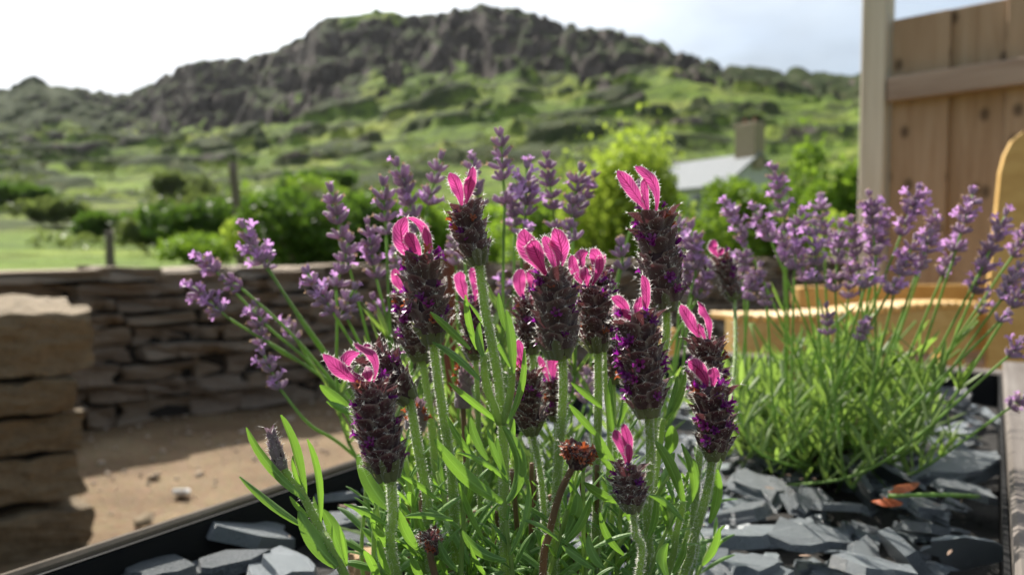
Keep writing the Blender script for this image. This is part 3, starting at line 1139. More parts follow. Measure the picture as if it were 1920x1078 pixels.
def extrude_outline(pts2, origin, ax, up, nrm, th):
    """flat board from an outline in (ax, up), thickness along nrm"""
    n = len(pts2)
    V = [origin + ax * x + up * y + nrm * s for s in (0, th) for x, y in pts2]
    Fc = [tuple(range(n)), tuple(range(n, 2 * n))[::-1]] + [(i, i + n, (i + 1) % n + n, (i + 1) % n) for i in range(n)]
    return V, Fc


UPV = Vector((0, 0, 1))
A, B = at(1376, 600, 1.62), at(1850, 577, 1.88)
bax = (B - A); bax.z = 0
blen = bax.length; bax.normalize()
bno = Vector((-bax.y, bax.x, 0))               # away from the camera
zA, zB = A.z, B.z
o2 = Vector((A.x, A.y, 0))
top = []
for i in range(25):
    t = i / 24
    top.append((t * blen, zA + (zB - zA) * t + .006 * math.sin(t * math.pi * 2 - math.pi)))
V, Fc = extrude_outline(top + [(blen, zB - .10), (0, zA - .085)], o2, bax, UPV, bno, .028)
obj('front_board', mesh('front_board', V, Fc, 'bench_wood', smooth=False), bench, bi)
# slats that run back from the front board
for i in range(30):
    t = (i + .5) / 30
    x = t * blen
    z = zA + (zB - zA) * t + .006 * math.sin(t * math.pi * 2 - math.pi)
    V, Fc = chamfer_box(blen / 30 * .66, .10, .014, .003, 0)
    o = obj('slat', mesh('slat', V, Fc, 'bench_wood', smooth=False), bench)
    o.matrix_basis = bi @ Matrix.Translation(o2 + bax * x + bno * .040 + Vector((0, 0, z + .0065 - .001))) @ Matrix.Rotation(math.atan2(bax.y, bax.x), 4, 'Z') @ Matrix.Rotation(-.0, 4, 'Y')
A2, B2 = at(1498, 538, 2.05), at(1870, 533, 2.30)
bx2 = B2 - A2; bx2.z = 0; l2 = bx2.length; bx2.normalize()
V, Fc = extrude_outline([(0, A2.z - .004), (.02, A2.z), (l2, B2.z), (l2, B2.z - .062), (.01, A2.z - .055), (0, A2.z - .045)], Vector((A2.x, A2.y, 0)), bx2, UPV, Vector((-bx2.y, bx2.x, 0)), .03)
obj('back_rail', mesh('back_rail', V, Fc, 'bench_wood', smooth=False), bench, bi)
# tall end board with a rounded top
E0 = at(1852, 640, 1.84); E0.z = 0
eax = Vector((.93, -.36, 0)).normalized()
out = [(0, .32), (0, .50), (.004, .66), (.022, .80)]
zt = at(1880, 242, 1.82).z
out = [(0.0, .30), (.0, .62), (.016, zt - .10), (.024, zt - .06), (.038, zt - .028), (.060, zt - .008), (.088, zt), (.24, zt), (.27, zt - .01), (.295, zt - .04), (.30, zt - .09), (.30, .30)]
V, Fc = extrude_outline(out, E0, eax, UPV, Vector((eax.y, -eax.x, 0)) * -1, .032)
obj('end_board', mesh('end_board', V, Fc, 'bench_wood', smooth=False), bench, bi)
for base in (o2 + bax * .04 + bno * .05, o2 + bax * (blen - .06) + bno * .05, o2 + bax * .05 + bno * .34, o2 + bax * (blen - .05) + bno * .36):
    V, Fc = chamfer_box(.06, .045, zA - .05, .004, 0)
    o = obj('leg', mesh('leg', V, Fc, 'bench_wood', smooth=False), bench)
    o.matrix_basis = bi @ Matrix.Translation(base + Vector((0, 0, (zA - .05) / 2)))

# rusty stakes by the wall
for px, d, w, lb in ((842, 3.0, .050, 'rust red wooden stake left of the tallest thin lavender stem'), (990, 3.05, .036, 'narrow rust red stake behind the middle flower heads')):
    q = at(px, 472, d)
    V, Fc = chamfer_box(w, w * .8, q.z, .004, .03)
    o = obj('garden_stake', mesh('garden_stake', V, Fc, 'rusty_wood', smooth=False))
    o.location = (q.x, q.y, q.z / 2)
    o.rotation_euler = (0, .02, .7)
    tag(o, lb, 'stake', 'rust red stakes')

# ------------------------------------------------------------------ poles, house
def pole(name, px, ytop, ybot, d, w, lean, label, cat):
    t_, b_ = at(px, ytop, d), at(px + lean, ybot, d)
    gz = ground_z(b_.x, b_.y) - .1
    dn = (b_ - t_).normalized()
    b2 = t_ + dn * ((t_.z - gz) / -dn.z)
    pts = [b2.lerp(t_, k / 8) + Vector((random.gauss(0, w * .05), 0, 0)) for k in range(9)]
    mb = MB(); mb.add(*tube(pts, [w * .5 * (1.08 - .018 * k * (1.2)) for k in range(9)], 9))
    o = mb.build(name, 'pole_wood', shift=b2)
    o.location = b2
    tag(o, label, cat)


pole('wooden_pole', 437, 305, 500, 11, .125, 16, 'tall weathered wooden pole rising behind the stone wall', 'pole')
pole('fence_post', 204, 432, 500, 12, .13, 4, 'short dark post in the meadow behind the wall', 'post')

hp = at(1330, 400, 60)
hz = ground_z(hp.x, hp.y)
house = empty('house', (hp.x, hp.y, hz))
tag(house, 'small house with sunlit pale slate roof and stone chimney below the hill', 'house')
HZ = at(0, 302, 60).z - hz           # ridge height above its ground
EZ = at(0, 352, 58).z - hz
hrot = Matrix.Rotation(rad(-60), 4, 'Z')
L2, W2 = 4.6, 3.0
b = MB()
V = [(-L2, -W2, -1), (L2, -W2, -1), (L2, W2, -1), (-L2, W2, -1), (-L2, -W2, EZ), (L2, -W2, EZ), (L2, W2, EZ), (-L2, W2, EZ), (-L2, 0, HZ - .12), (L2, 0, HZ - .12)]
b.add(V, [(0, 1, 5, 4), (1, 2, 6, 9, 5), (2, 3, 7, 6), (3, 0, 4, 8, 7)])
wl_ = obj('wall', mesh('wall', b.V, b.F, 'render_wall', smooth=False), house, hrot)
for sgn in (-1, 1):
    b = MB()
    e = .35
    sl = (HZ - EZ) / W2
    V = [(-L2 - e, sgn * (W2 + e), EZ - e * sl), (L2 + e, sgn * (W2 + e), EZ - e * sl), (L2 + e, 0, HZ), (-L2 - e, 0, HZ)]
    V += [(x, y, z + .14) for x, y, z in V]
    b.add(V, [(0, 1, 2, 3), (7, 6, 5, 4), (0, 4, 5, 1), (1, 5, 6, 2), (2, 6, 7, 3), (3, 7, 4, 0)])
    obj('roof', mesh('roof', b.V, b.F, 'roof_slate', smooth=False), house, hrot)
V, Fc = chamfer_box(1.9, 1.0, 3.2, .04, .01)
ch = obj('chimney', mesh('chimney', V, Fc, 'chimney_stone', smooth=False), house, hrot @ Matrix.Translation((L2 - .7, 0, HZ + .6)))
for x in (-.45, .45):
    b = MB(); b.add(*tube([Vector((0, 0, 0)), Vector((0, 0, .35)), Vector((0, 0, .4))], [.16, .13, .15], 10))
    obj('chimney_pot', mesh('chimney_pot', b.V, b.F, 'rusty_wood'), ch, Matrix.Translation((x, 0, 1.6)))
for x in (-2.0, 0.2, 2.2):
    V, Fc = chamfer_box(.95, .08, 1.1, .01, 0)
    wo = obj('window', mesh('window', V, Fc, 'dark_glass', smooth=False), house, hrot @ Matrix.Translation((x, -W2 - .03, EZ - 1.2)))
    V, Fc = chamfer_box(1.15, .14, .10, .01, 0)
    obj('sill', mesh('sill', V, Fc, 'render_wall', smooth=False), wo, Matrix.Translation((0, -.06, -.61)))


# ------------------------------------------------------------------ bushes behind the wall
def bush(name, px, py_top, py_bot, d, wpx, mat, nl, ls, label, cat='bush', seed=1, feather=0.0, group=None):
    rr = random.Random(seed)
    topz = at(px, py_top, d).z
    c0 = at(px, py_bot, d)
    gz = ground_z(c0.x, c0.y)
    h = topz - gz
    W = wpx / F * d * .5
    root = empty(name, (c0.x, c0.y, gz))
    tag(root, label, cat, group)
    lobes = []
    for k in range(11):
        lobes.append((Vector((rr.uniform(-.75, .75) * W, rr.uniform(-.6, .6) * W, h * rr.uniform(.30, .80))), rr.uniform(.30, .50) * W, rr.uniform(.16, .28) * h))
    mb = MB()
    for k in range(nl):
        c, rw_, rh_ = lobes[rr.randrange(len(lobes))]
        u = Vector((rr.gauss(0, 1), rr.gauss(0, 1), rr.gauss(0, 1))).normalized()
        f = rr.uniform(.55, 1.08) ** .6
        p = c + Vector((u.x * rw_ * f, u.y * rw_ * f, u.z * rh_ * f))
        if feather and rr.random() < feather:
            p.z += abs(rr.gauss(0, .14)) * h
        if p.z < .05:
            p.z = rr.uniform(.05, .4)
        dirv = Vector((rr.gauss(0, 1), rr.gauss(0, 1), rr.gauss(.4, .8))).normalized()
        s, n_ = frame(dirv, Vector((rr.gauss(0, 1), rr.gauss(0, 1), rr.gauss(0, 1))))
        l = ls * rr.uniform(.6, 1.4)
        mb.add([p, p + dirv * l * .5 + s * l * .28 + n_ * l * .06, p + dirv * l, p + dirv * l * .5 - s * l * .28 + n_ * l * .06], [(0, 1, 2, 3)])
    mb.build('crown', mat, root)
    for k in range(4):
        a_ = rr.uniform(0, 6.28)
        tip = lobes[k][0]
        pts = catmull([Vector((math.cos(a_) * .05, math.sin(a_) * .05, -.1)), Vector((tip.x * .4, tip.y * .4, h * .3)), tip], 5)
        mb = MB(); mb.add(*tube(pts, [.035 * (1 - i / len(pts) * .8) * (h / 1.5) for i in range(len(pts))], 6))
        mb.build('trunk' if k == 0 else 'limb', 'bark', root)
    return root


bush('shrub', 545, 372, 520, 10.5, 200, 'bush_leaf_light', 5200, .085, 'yellow green shrub behind the wall right of the tall pole', seed=2)
bush('shrub', 610, 352, 525, 9.0, 260, 'bush_leaf_dark', 8200, .085, 'dark green shrub behind the wall left of the lavender', seed=3)
bush('shrub', 400, 440, 520, 13, 220, 'bush_leaf_mid', 3200, .10, 'low spreading green shrub at the foot of the tall pole', seed=4)
bush('shrub', 740, 365, 520, 11.5, 230, 'bush_leaf_mid', 4600, .09, 'mid green shrub behind the thin lavender spikes', seed=5)
bush('shrub', 1150, 285, 500, 8.0, 300, 'bush_leaf_light', 9000, .075, 'tall feathery lime green shrub left of the house', seed=6, feather=.35)
bush('shrub', 1060, 370, 500, 9.0, 210, 'bush_leaf_mid', 5200, .08, 'dense green shrub below the feathery lime one', seed=7)
bush('shrub', 1370, 318, 500, 8.5, 250, 'bush_leaf_mid', 6800, .075, 'rounded bright green shrub in front of the house', seed=8)
bush('shrub', 1280, 372, 500, 7.6, 190, 'bush_leaf_mid', 4600, .07, 'low dark green shrub under the house roof', seed=9)
bush('shrub', 1575, 280, 500, 9.5, 210, 'bush_leaf_mid', 6800, .085, 'tall bright green shrub against the pale fence post', seed=10, feather=.1)
bush('shrub', 1480, 395, 500, 8.8, 200, 'bush_leaf_light', 4600, .08, 'low lime green shrub between house and fence', seed=12)
bush('shrub', 880, 420, 520, 12, 260, 'bush_leaf_mid', 4600, .09, 'low green shrub behind the middle of the wall', seed=13)

# scrub and small trees on the lower slope
rt = random.Random(31)
tree_spots = [
    (300, 30, 1.5, 150, 'bush_leaf_olive', 'olive hedge tree right of the short dark post'), (365, 26, 1.9, 190, 'bush_leaf_dark', 'dark hedge tree left of the tall pole'),
    (425, 31, 2.5, 190, 'bush_leaf_olive', 'olive tree directly behind the tall pole'), (490, 27, 2.3, 190, 'bush_leaf_dark', 'dark tree right of the tall pole top'),
    (555, 33, 3.2, 210, 'bush_leaf_mid', 'green tree above the pale yellow green shrub'), (660, 30, 2.8, 230, 'bush_leaf_olive', 'olive tree behind the leftmost lavender spikes'),
    (760, 36, 2.6, 220, 'bush_leaf_mid', 'green tree behind the thin spikes left of centre'), (215, 48, 1.6, 120, 'bush_leaf_dark', 'dark bush on the slope above the short post'),
    (110, 62, 2.2, 130, 'bush_leaf_olive', 'olive bush on the slope left of the short post'), (30, 80, 2.6, 120, 'bush_leaf_dark', 'dark hillside tree at the left edge'),
    (330, 90, 3.2, 110, 'bush_leaf_olive', 'olive hillside tree in the middle of the left slope'), (600, 95, 3.4, 120, 'bush_leaf_dark', 'dark hillside tree above the hedge trees'),
    (980, 34, 2.2, 220, 'bush_leaf_mid', 'green tree behind the tallest lavender spike')]
for px, d, hh, wp, mt_, lb in tree_spots:
    x_ = (px - 960) / F * d
    gz = ground_z(x_, d)
    yt = 470 - (gz + hh - CZ) / d * F
    bush('hawthorn_tree', px, yt, 470 - (gz - CZ) / d * F, d, wp, mt_, 2600, .0085 * d, lb, 'tree', seed=int(px) + 3, group='trees on the slope behind the wall')
mb = MB()
for k in range(260):
    s_ = rt.uniform(-.68, .66); d = rt.uniform(40, 210)
    x = s_ * d
    gz = ground_z(x, d)
    r_ = rt.uniform(.5, 1.5) * (d / 100) ** .5
    for j in range(70):
        u = Vector((rt.gauss(0, 1), rt.gauss(0, 1), abs(rt.gauss(0, .8)))).normalized() * r_ * rt.uniform(.6, 1.05)
        p = Vector((x, d, gz)) + Vector((u.x * 1.5, u.y * 1.5, u.z))
        dv = Vector((rt.gauss(0, 1), rt.gauss(0, 1), rt.gauss(.3, .8))).normalized()
        s, n_ = frame(dv, Vector((rt.gauss(0, 1), rt.gauss(0, 1), rt.gauss(0, 1))))
        l = r_ * .42
        mb.add([p, p + dv * l * .5 + s * l * .3, p + dv * l, p + dv * l * .5 - s * l * .3], [(0, 1, 2, 3)])
tag(mb.build('hillside_scrub', 'bush_leaf_olive'), 'dark gorse and bracken scrub dotted over the hillside', 'scrub', kind='stuff')

# ------------------------------------------------------------------ FRENCH LAVENDER
french = empty('french_lavender', ROOTS[0])
tag(french, 'french lavender in the foreground with dark plump heads and pink rabbit ear bracts', 'lavender')
fi = french.matrix_basis.inverted()


def scale_mesh(rr, mat, flare=.35, pointed=.5):
    V, Fc, L = [], [], []
    nl, nw = 4, 4
    for i in range(nl + 1):
        v = i / nl
        if v < .55:
            pr_ = .55 + .45 * math.sin(v / .55 * math.pi / 2)
        else:
            t = (v - .55) / .45
            pr_ = max(.06, (1 - t ** (1.6 + pointed)) ** .8)
        for j in range(nw + 1):
            u = j / nw * 2 - 1
            x = .5 * u * pr_
            y = .10 + .42 * v * (1 - .3 * v) - .34 * (u * pr_) ** 2 + flare * max(0, v - .6) ** 2
            V.append((x + rr.gauss(0, .012), -(y + rr.gauss(0, .015)), v * 1.0 + rr.gauss(0, .012)))
            L.append((u, v, 0))
    m = nw + 1
    for i in range(nl):
        for j in range(nw):
            a = i * m + j
            Fc.append((a, a + 1, a + m + 1, a + m))
    return mesh('scale', V, Fc, mat, L)


rq = random.Random(15)
SCALE = [scale_mesh(rq, 'head_scale', rq.uniform(.1, .9), rq.uniform(.2, 1.2)) for _ in range(7)]
SCALE_G = [scale_mesh(rq, 'head_scale_green', .2, .3) for _ in range(3)]
SCALE_B = [scale_mesh(rq, 'bud_scale', .1, 1.2) for _ in range(3)]


def floret_mesh(rr, mat, lobes=5, tubelen=.9, spread=.8):
    V, Fc = [], []
    n = lobes
    for k in range(n):
        a = 2 * math.pi * k / n
        V.append((math.cos(a) * .28, math.sin(a) * .28, 0))
    for k in range(n):
        a = 2 * math.pi * k / n
        V.append((math.cos(a) * .36, math.sin(a) * .36, tubelen))
    for k in range(n):
        Fc.append((k, (k + 1) % n, n + (k + 1) % n, n + k))
    for k in range(n):
        a0, a1 = 2 * math.pi * k / n, 2 * math.pi * (k + 1) / n
        am = (a0 + a1) / 2
        r1 = spread * rr.uniform(.8, 1.2)
        i0 = len(V)
        V.append((math.cos(am - .28) * r1, math.sin(am - .28) * r1, tubelen + rr.uniform(.15, .4)))
        V.append((math.cos(am + .28) * r1, math.sin(am + .28) * r1, tubelen + rr.uniform(.15, .4)))
        Fc.append((n + k, n + (k + 1) % n, i0 + 1, i0))
    return mesh('floret', V, Fc, mat)


FLORET_D = [floret_mesh(rq, 'dark_floret') for _ in range(4)]
FLORET_R = [floret_mesh(rq, 'rust_floret') for _ in range(3)]


def axis_matrix(B, T):
    z = (T - B).normalized()
    y = Vector((0, 1, 0)) - z * z.y          # local -Y faces the camera
    y.normalize()
    x = y.cross(z)
    return Matrix(((x.x, y.x, z.x, B.x), (x.y, y.y, z.y, B.y), (x.z, y.z, z.z, B.z), (0, 0, 0, 1)))


HAIR_BUDGET = [0]


def head_profile(t):
    return (.62 + .38 * smooth(0, .16, t)) * (1 - .34 * float(smooth(.62, 1.05, t)))


def french_head(top, base, d, wpx, single, n_flor, hair=1100, dd=0.0, dry=False, bud=False, rust=.15, green=True, seed=1):
    rr = random.Random(seed)
    B, T = at(*base, d), at(*top, d + dd)
    mtx = axis_matrix(B, T)
    Lh = (T - B).length
    R = wpx / 2 / F * d * .80
    V, Fc = [], []
    nst = 9
    pts = [Vector((0, 0, Lh * k / nst)) for k in range(nst + 1)]
    tb = tube(pts, [R * .80 * (head_profile(k / nst) if not bud else 1 - .75 * (k / nst) ** 1.4) * (.35 if k == nst else 1) for k in range(nst + 1)], 10)
    head = obj('flower_head', mesh('flower_head', tb[0], tb[1], 'head_core'), french, fi @ mtx)
    sh = .0056 * (R / .0056) ** .6
    rows = max(4, int(Lh / (sh * .55)))
    stuff = MB(); stuffg = MB()
    hb = MB()
    for r_ in range(rows):
        t = (r_ + .1) / rows
        rad_ = R * (head_profile(t) * rr.uniform(.93, 1.06) if not bud else 1.05 - .72 * t ** 1.4)
        n = 7 if not bud else 6
        for k in range(n):
            a = 2 * math.pi * (k + .5 * (r_ % 2)) / n + rr.gauss(0, .13)
            s = sh * rr.uniform(.72, 1.30) * (1.15 if r_ == 0 else 1)
            if r_ and rr.random() < .06:
                continue
            gr = green and r_ == 0
            lst = SCALE_B if bud else (SCALE_G if gr else SCALE)
            me_ = lst[rr.randrange(len(lst))]
            tiltx = rr.gauss(.16, .13) + (.12 if t > .8 else 0)
            if bud:
                tiltx = -.12
            wsc = 2 * math.pi * rad_ / n * 1.42
            m2 = Matrix.Rotation(a, 4, 'Z') @ Matrix.Translation((0, -rad_ * .80, Lh * t - sh * .25)) @ Matrix.Rotation(tiltx, 4, 'X') @ Matrix.Diagonal((wsc, s * .9, s, 1))
            if single:
                obj('scale', me_, head, m2)
            else:
                (stuffg if gr else stuff).add_mesh(me_, m2)
            # fuzz along the scale margin
            if hair:
                nh = 26 if not bud else 4
                for q_ in range(nh):
                    v = me_.vertices[rr.randrange(10, 25)].co
                    p = m2 @ v
                    dv = Vector((p.x, p.y, 0)).normalized() * .8 + Vector((rr.gauss(0, .4), rr.gauss(0, .4), rr.gauss(.35, .4)))
                    hair_tri(hb, p, dv.normalized(), rr.uniform(.0006, .0017), .00006)
    if not single:
        mname = 'bud_scale' if bud else 'head_scale'
        stuff.build('scales', mname, head, kind='stuff')
        if stuffg.V:
            stuffg.build('base_scales', 'head_scale_green', head, kind='stuff')
    if hb.V:
        hb.build('hair', 'hair', head, kind='stuff', smooth=False)
    for k in range(n_flor):
        t = rr.random() ** .75
        t = .08 + .92 * t
        a = rr.uniform(-1.9, 1.9)
        rad_ = R * head_profile(t)
        fl = FLORET_R if rr.random() < rust else FLORET_D
        s = .00185 * rr.uniform(.75, 1.35) * (R / .0056) ** .4
        m2 = Matrix.Rotation(a, 4, 'Z') @ Matrix.Translation((0, -rad_ * 1.02, Lh * t + sh * .2)) @ Matrix.Rotation(rr.uniform(.7, 1.35), 4, 'X') @ Matrix.Scale(s, 4)
        obj('floret', fl[rr.randrange(len(fl))], head, m2)
    return head, mtx


def bract(head, mtx, start, ctrl, tip, d, wpx, face=(0, -1, .2), cup=.5, twist=0.0, d1=0.0, d2=0.0, wave=.30):
    P0, P1, P2 = at(*start, d), at(*ctrl, d + d1), at(*tip, d + d2)
    V, Fc, L = ribbon(P0, P1, P2, wpx / F * d, Vector(face), prof_bract, cup * random.uniform(.6, 1.5), 14, 6, twist + random.gauss(0, .3), wave)
    wd = wpx / F * d
    from mathutils import noise as mn
    sd_ = Vector((random.uniform(0, 9), random.uniform(0, 9), 0))
    V = [v + Vector((mn.noise(v * 260 + sd_), mn.noise(v * 260 + sd_ * 2) * 1.6, mn.noise(v * 260 - sd_))) * (wd * .13 * L[i_][1]) for i_, v in enumerate(V)]
    inv = mtx.inverted()
    mb = MB(); mb.add([inv @ v for v in V], Fc, L)
    o = mb.build('bract', 'pink_bract', head)
    hb = MB()
    m = 7
    for i in range(15):
        for j in (0, 6):
            for _ in range(random.choice((1, 3, 5, 6))):
                i2 = min(14, i + 1)
                p = V[i * m + j].lerp(V[i2 * m + j], random.random())
                inn = V[i * m + 3]
                dv = (p - inn)
                if dv.length < 1e-7: continue
                hair_tri(hb, inv @ p, (inv.to_3x3() @ (dv.normalized() + Vector((random.gauss(0, .5), random.gauss(0, .5), random.gauss(.1, .5))))).normalized(), random.uniform(.0004, .0012), .00009)
    hb.build('hair', 'hair', o, kind='stuff') if False else hairs_extra.add([mtx @ Vector(v) for v in hb.V], hb.F)
    return o


hairs_extra = MB()


def stem_hair(pts, r, dens, ln=.0008):
    for i in range(len(pts) - 1):
        a, b_ = pts[i], pts[i + 1]
        n = int((b_ - a).length * dens)
        t = (b_ - a).normalized()
        for _ in range(n):
            p = a.lerp(b_, random.random())
            s, nn = frame(t, Vector((.3, -1, .1)))
            an = random.uniform(0, 6.283)
            dv = s * math.cos(an) + nn * math.sin(an)
            hair_tri(hairs_extra, p + dv * r * .95, (dv + t * random.gauss(0, .3)).normalized(), random.uniform(.5, 1.5) * ln, .00009)


def french_stem(pix, d0, d1, r=.0013, hair=26000, mat='french_stem', to_root=True, name='stem'):
    n = len(pix)
    pts = [at(x, y, d0 + (d1 - d0) * i / max(1, n - 1)) for i, (x, y) in enumerate(pix)]
    if to_root:
        last = pts[-1]
        pts.append(Vector((ROOTS[0].x + (last.x - ROOTS[0].x) * .55, ROOTS[0].y + (last.y - ROOTS[0].y) * .6, SLZ - .012)))
    cp = catmull(pts, 8)
    mb = MB()
    V, Fc, L = tube(cp, [r * (1 + .25 * i / len(cp)) for i in range(len(cp))], 8, .10)
    mb.add([v - ROOTS[0] for v in V], Fc, L)
    o = mb.build(name, mat, french)
    vis = [p for p in cp if p.z > CZ - .125]
    if hair and len(vis) > 1:
        stem_hair(vis, r, hair)
    return o


# (top, base, depth, width px, single scales?, florets, stem pixels, stem end depth, bracts)
HEADS = [
    ((1222, 395), (1250, 578), .262, 82, True, 16, [(1250, 574), (1248, 640), (1228, 760), (1222, 900), (1210, 1080)], .285,
     [((1212, 395), (1192, 365), (1160, 322), 26, {}), ((1230, 395), (1242, 340), (1192, 312), 22, {'twist': .5}), ((1216, 400), (1210, 370), (1207, 336), 16, {})]),
    ((870, 385), (897, 492), .245, 64, True, 9, [(897, 488), (910, 580), (935, 720), (945, 860), (949, 1080)], .255,
     [((866, 388), (862, 355), (843, 324), 24, {}), ((872, 388), (878, 350), (888, 314), 22, {}), ((868, 388), (880, 362), (880, 330), 20, {'d1': .004})]),
    ((790, 480), (810, 638), .252, 82, True, 20, [(811, 634), (822, 720), (842, 850), (852, 960), (862, 1080)], .27,
     [((784, 490), (738, 462), (758, 406), 34, {'cup': .2}), ((788, 496), (782, 460), (764, 436), 26, {'d1': -.004, 'd2': -.004}), ((795, 486), (815, 435), (764, 408), 18, {'twist': -.9, 'd1': .006}), ((798, 490), (812, 455), (796, 424), 20, {'twist': .6})]),
    ((1034, 508), (1049, 666), .246, 84, True, 14, [(1054, 662), (1056, 740), (1046, 880), (1036, 1080)], .262,
     [((1024, 512), (990, 480), (982, 428), 40, {'cup': .35}), ((1024, 516), (1008, 480), (994, 450), 32, {'d1': -.005, 'd2': -.005}), ((1046, 508), (1062, 470), (1040, 428), 36, {'cup': .35}), ((1042, 510), (1036, 475), (1020, 442), 26, {'d1': .004})]),
    ((1192, 590), (1215, 775), .244, 88, False, 26, [(1216, 770), (1219, 850), (1214, 960), (1206, 1080)], .26,
     [((1182, 596), (1172, 570), (1148, 556), 22, {}), ((1202, 596), (1222, 560), (1204, 516), 18, {'twist': .5}), ((1190, 602), (1200, 580), (1200, 556), 18, {}), ((1186, 605), (1180, 590), (1166, 580), 16, {'d1': -.004}), ((1176, 600), (1160, 590), (1158, 562), 26, {'d1': .008, 'd2': .008})]),
    ((1110, 535), (1120, 655), .268, 66, False, 10, [(1121, 650), (1122, 740), (1119, 860), (1112, 1080)], .28,
     [((1098, 540), (1072, 510), (1072, 478), 20, {}), ((1104, 540), (1098, 520), (1097, 498), 22, {'d1': -.004}), ((1110, 536), (1130, 500), (1124, 480), 18, {}), ((1104, 530), (1075, 480), (1102, 474), 26, {'d1': .006, 'd2': .006, 'cup': .7}), ((1108, 530), (1130, 475), (1106, 476), 26, {'d1': .008, 'd2': .002, 'cup': .7})]),
    ((692, 715), (728, 893), .232, 84, False, 12, [(733, 888), (737, 960), (744, 1080)], .245,
     [((680, 718), (640, 706), (606, 664), 28, {'cup': .6}), ((698, 718), (722, 660), (662, 644), 20, {'twist': .5}), ((688, 724), (692, 700), (683, 688), 22, {'d1': -.006}), ((690, 712), (610, 690), (672, 660), 26, {'d1': .008, 'd2': .006, 'cup': .8})]),
    ((692, 658), (766, 748), .250, 76, False, 8, [(768, 745), (782, 830), (800, 930), (812, 1080)], .26,
     [((700, 662), (694, 648), (678, 652), 18, {})]),
    ((1325, 635), (1330, 745), .282, 66, False, 10, [(1330, 740), (1312, 850), (1302, 960), (1290, 1080)], .29,
     [((1318, 640), (1296, 610), (1276, 572), 22, {}), ((1330, 640), (1338, 590), (1308, 564), 20, {'twist': .5}), ((1324, 640), (1316, 620), (1310, 606), 14, {})]),
    ((1332, 724), (1340, 856), .252, 76, False, 18, [(1336, 852), (1326, 920), (1298, 1020), (1280, 1080)], .265,
     [((1326, 730), (1324, 695), (1292, 676), 26, {}), ((1334, 730), (1342, 705), (1336, 690), 22, {}), ((1330, 728), (1316, 706), (1308, 684), 18, {'d1': .004})]),
    ((1178, 868), (1186, 954), .230, 58, False, 4, [(1187, 950), (1191, 1000), (1197, 1080)], .238,
     [((1174, 872), (1172, 835), (1152, 806), 20, {}), ((1178, 872), (1184, 830), (1168, 796), 20, {}), ((1178, 874), (1182, 850), (1178, 832), 16, {'d1': -.003})]),
    ((985, 695), (996, 810), .268, 58, False, 5, [(997, 806), (1012, 880), (1020, 960), (1022, 1080)], .28,
     [((982, 700), (980, 670), (972, 636), 16, {}), ((986, 700), (978, 680), (956, 664), 14, {})]),
    ((988, 560), (996, 660), .315, 50, False, 8, [(996, 655), (1002, 760), (1000, 900), (1000, 1080)], .31,
     [((984, 566), (966, 530), (980, 506), 26, {'cup': .3}), ((992, 566), (1012, 530), (988, 506), 24, {'cup': .3})]),
    ((885, 565), (892, 670), .300, 50, False, 10, [(892, 665), (896, 760), (900, 900), (905, 1080)], .30,
     [((880, 572), (858, 535), (866, 508), 26, {'cup': .3}), ((888, 570), (900, 530), (884, 502), 24, {'cup': .3})]),
    ((1036, 712), (1042, 785), .320, 46, False, 8, [(1042, 780), (1044, 880), (1040, 1000)], .31,
     [((1030, 716), (1020, 690), (1010, 668), 14, {}), ((1038, 716), (1034, 680), (1044, 666), 24, {}), ((1042, 716), (1052, 690), (1050, 672), 16, {})]),
    ((762, 545), (788, 672), .300, 60, False, 20, [(790, 668), (806, 770), (818, 900), (826, 1080)], .30,
     [((760, 550), (742, 530), (742, 504), 22, {})]),
    ((1150, 600), (1150, 715), .310, 46, False, 14, [(1150, 710), (1152, 820), (1150, 960)], .30,
     [((1150, 606), (1158, 570), (1142, 580), 16, {})]),
    ((1124, 505), (1130, 590), .300, 48, False, 8, [(1130, 588), (1134, 700), (1140, 900)], .30, [((1124, 510), (1134, 490), (1132, 476), 10, {})]),
    ((1352, 478), (1378, 560), .400, 40, False, 6, [(1378, 556), (1376, 700), (1340, 900)], .33,
     [((1350, 484), (1330, 466), (1340, 450), 18, {'cup': .2}), ((1354, 488), (1345, 472), (1358, 466), 14, {})]),
    ((1310, 690), (1318, 760), .300, 44, False, 8, [(1318, 756), (1310, 850), (1290, 1000)], .30, []),
]
for k, (top, base, d, wpx, single, nf, spx, sd, brs) in enumerate(HEADS):
    head, mtx = french_head(top, base, d, wpx, single, nf, hair=1, seed=100 + k, rust=.12)
    for (st, ct, tp, wb, kw) in brs:
        bract(head, mtx, st, ct, tp, d, wb, **kw)
    french_stem(spx, d, sd, r=.00125 * (.7 if wpx < 60 else 1.0), hair=40000 if d < .29 else 8000)

# young grey-mauve bud on the left shoot
head, mtx = french_head((506, 806), (527, 876), .240, 30, False, 0, hair=1, bud=True, green=False, seed=300)
# dried heads
head, mtx = french_head((1086, 842), (1080, 872), .240, 58, False, 22, hair=1, rust=1.0, green=False, seed=301)
french_stem([(1076, 872), (1050, 925), (1030, 1000), (1018, 1080)], .240, .25, r=.0010, hair=4000, mat='dry_stem')
for (tp, bs, d, w, sp) in (((872, 690), (868, 760), .31, 40, [(868, 756), (874, 880), (880, 1000)]), ((785, 752), (778, 800), .29, 50, [(778, 796), (792, 900), (800, 1000)]), ((805, 1000), (812, 1035), .245, 38, [(812, 1032), (816, 1080)])):
    head, mtx = french_head(tp, bs, d, w, False, 8, hair=1, rust=1.0, green=False, bud=(w != 38), seed=310 + w)
    french_stem(sp, d, d, r=.0009, hair=0, mat='dry_stem')

# ------- leaves of the french lavender
LEAVES = []          # (P0, P1, P2, width, hint, cup, twist)


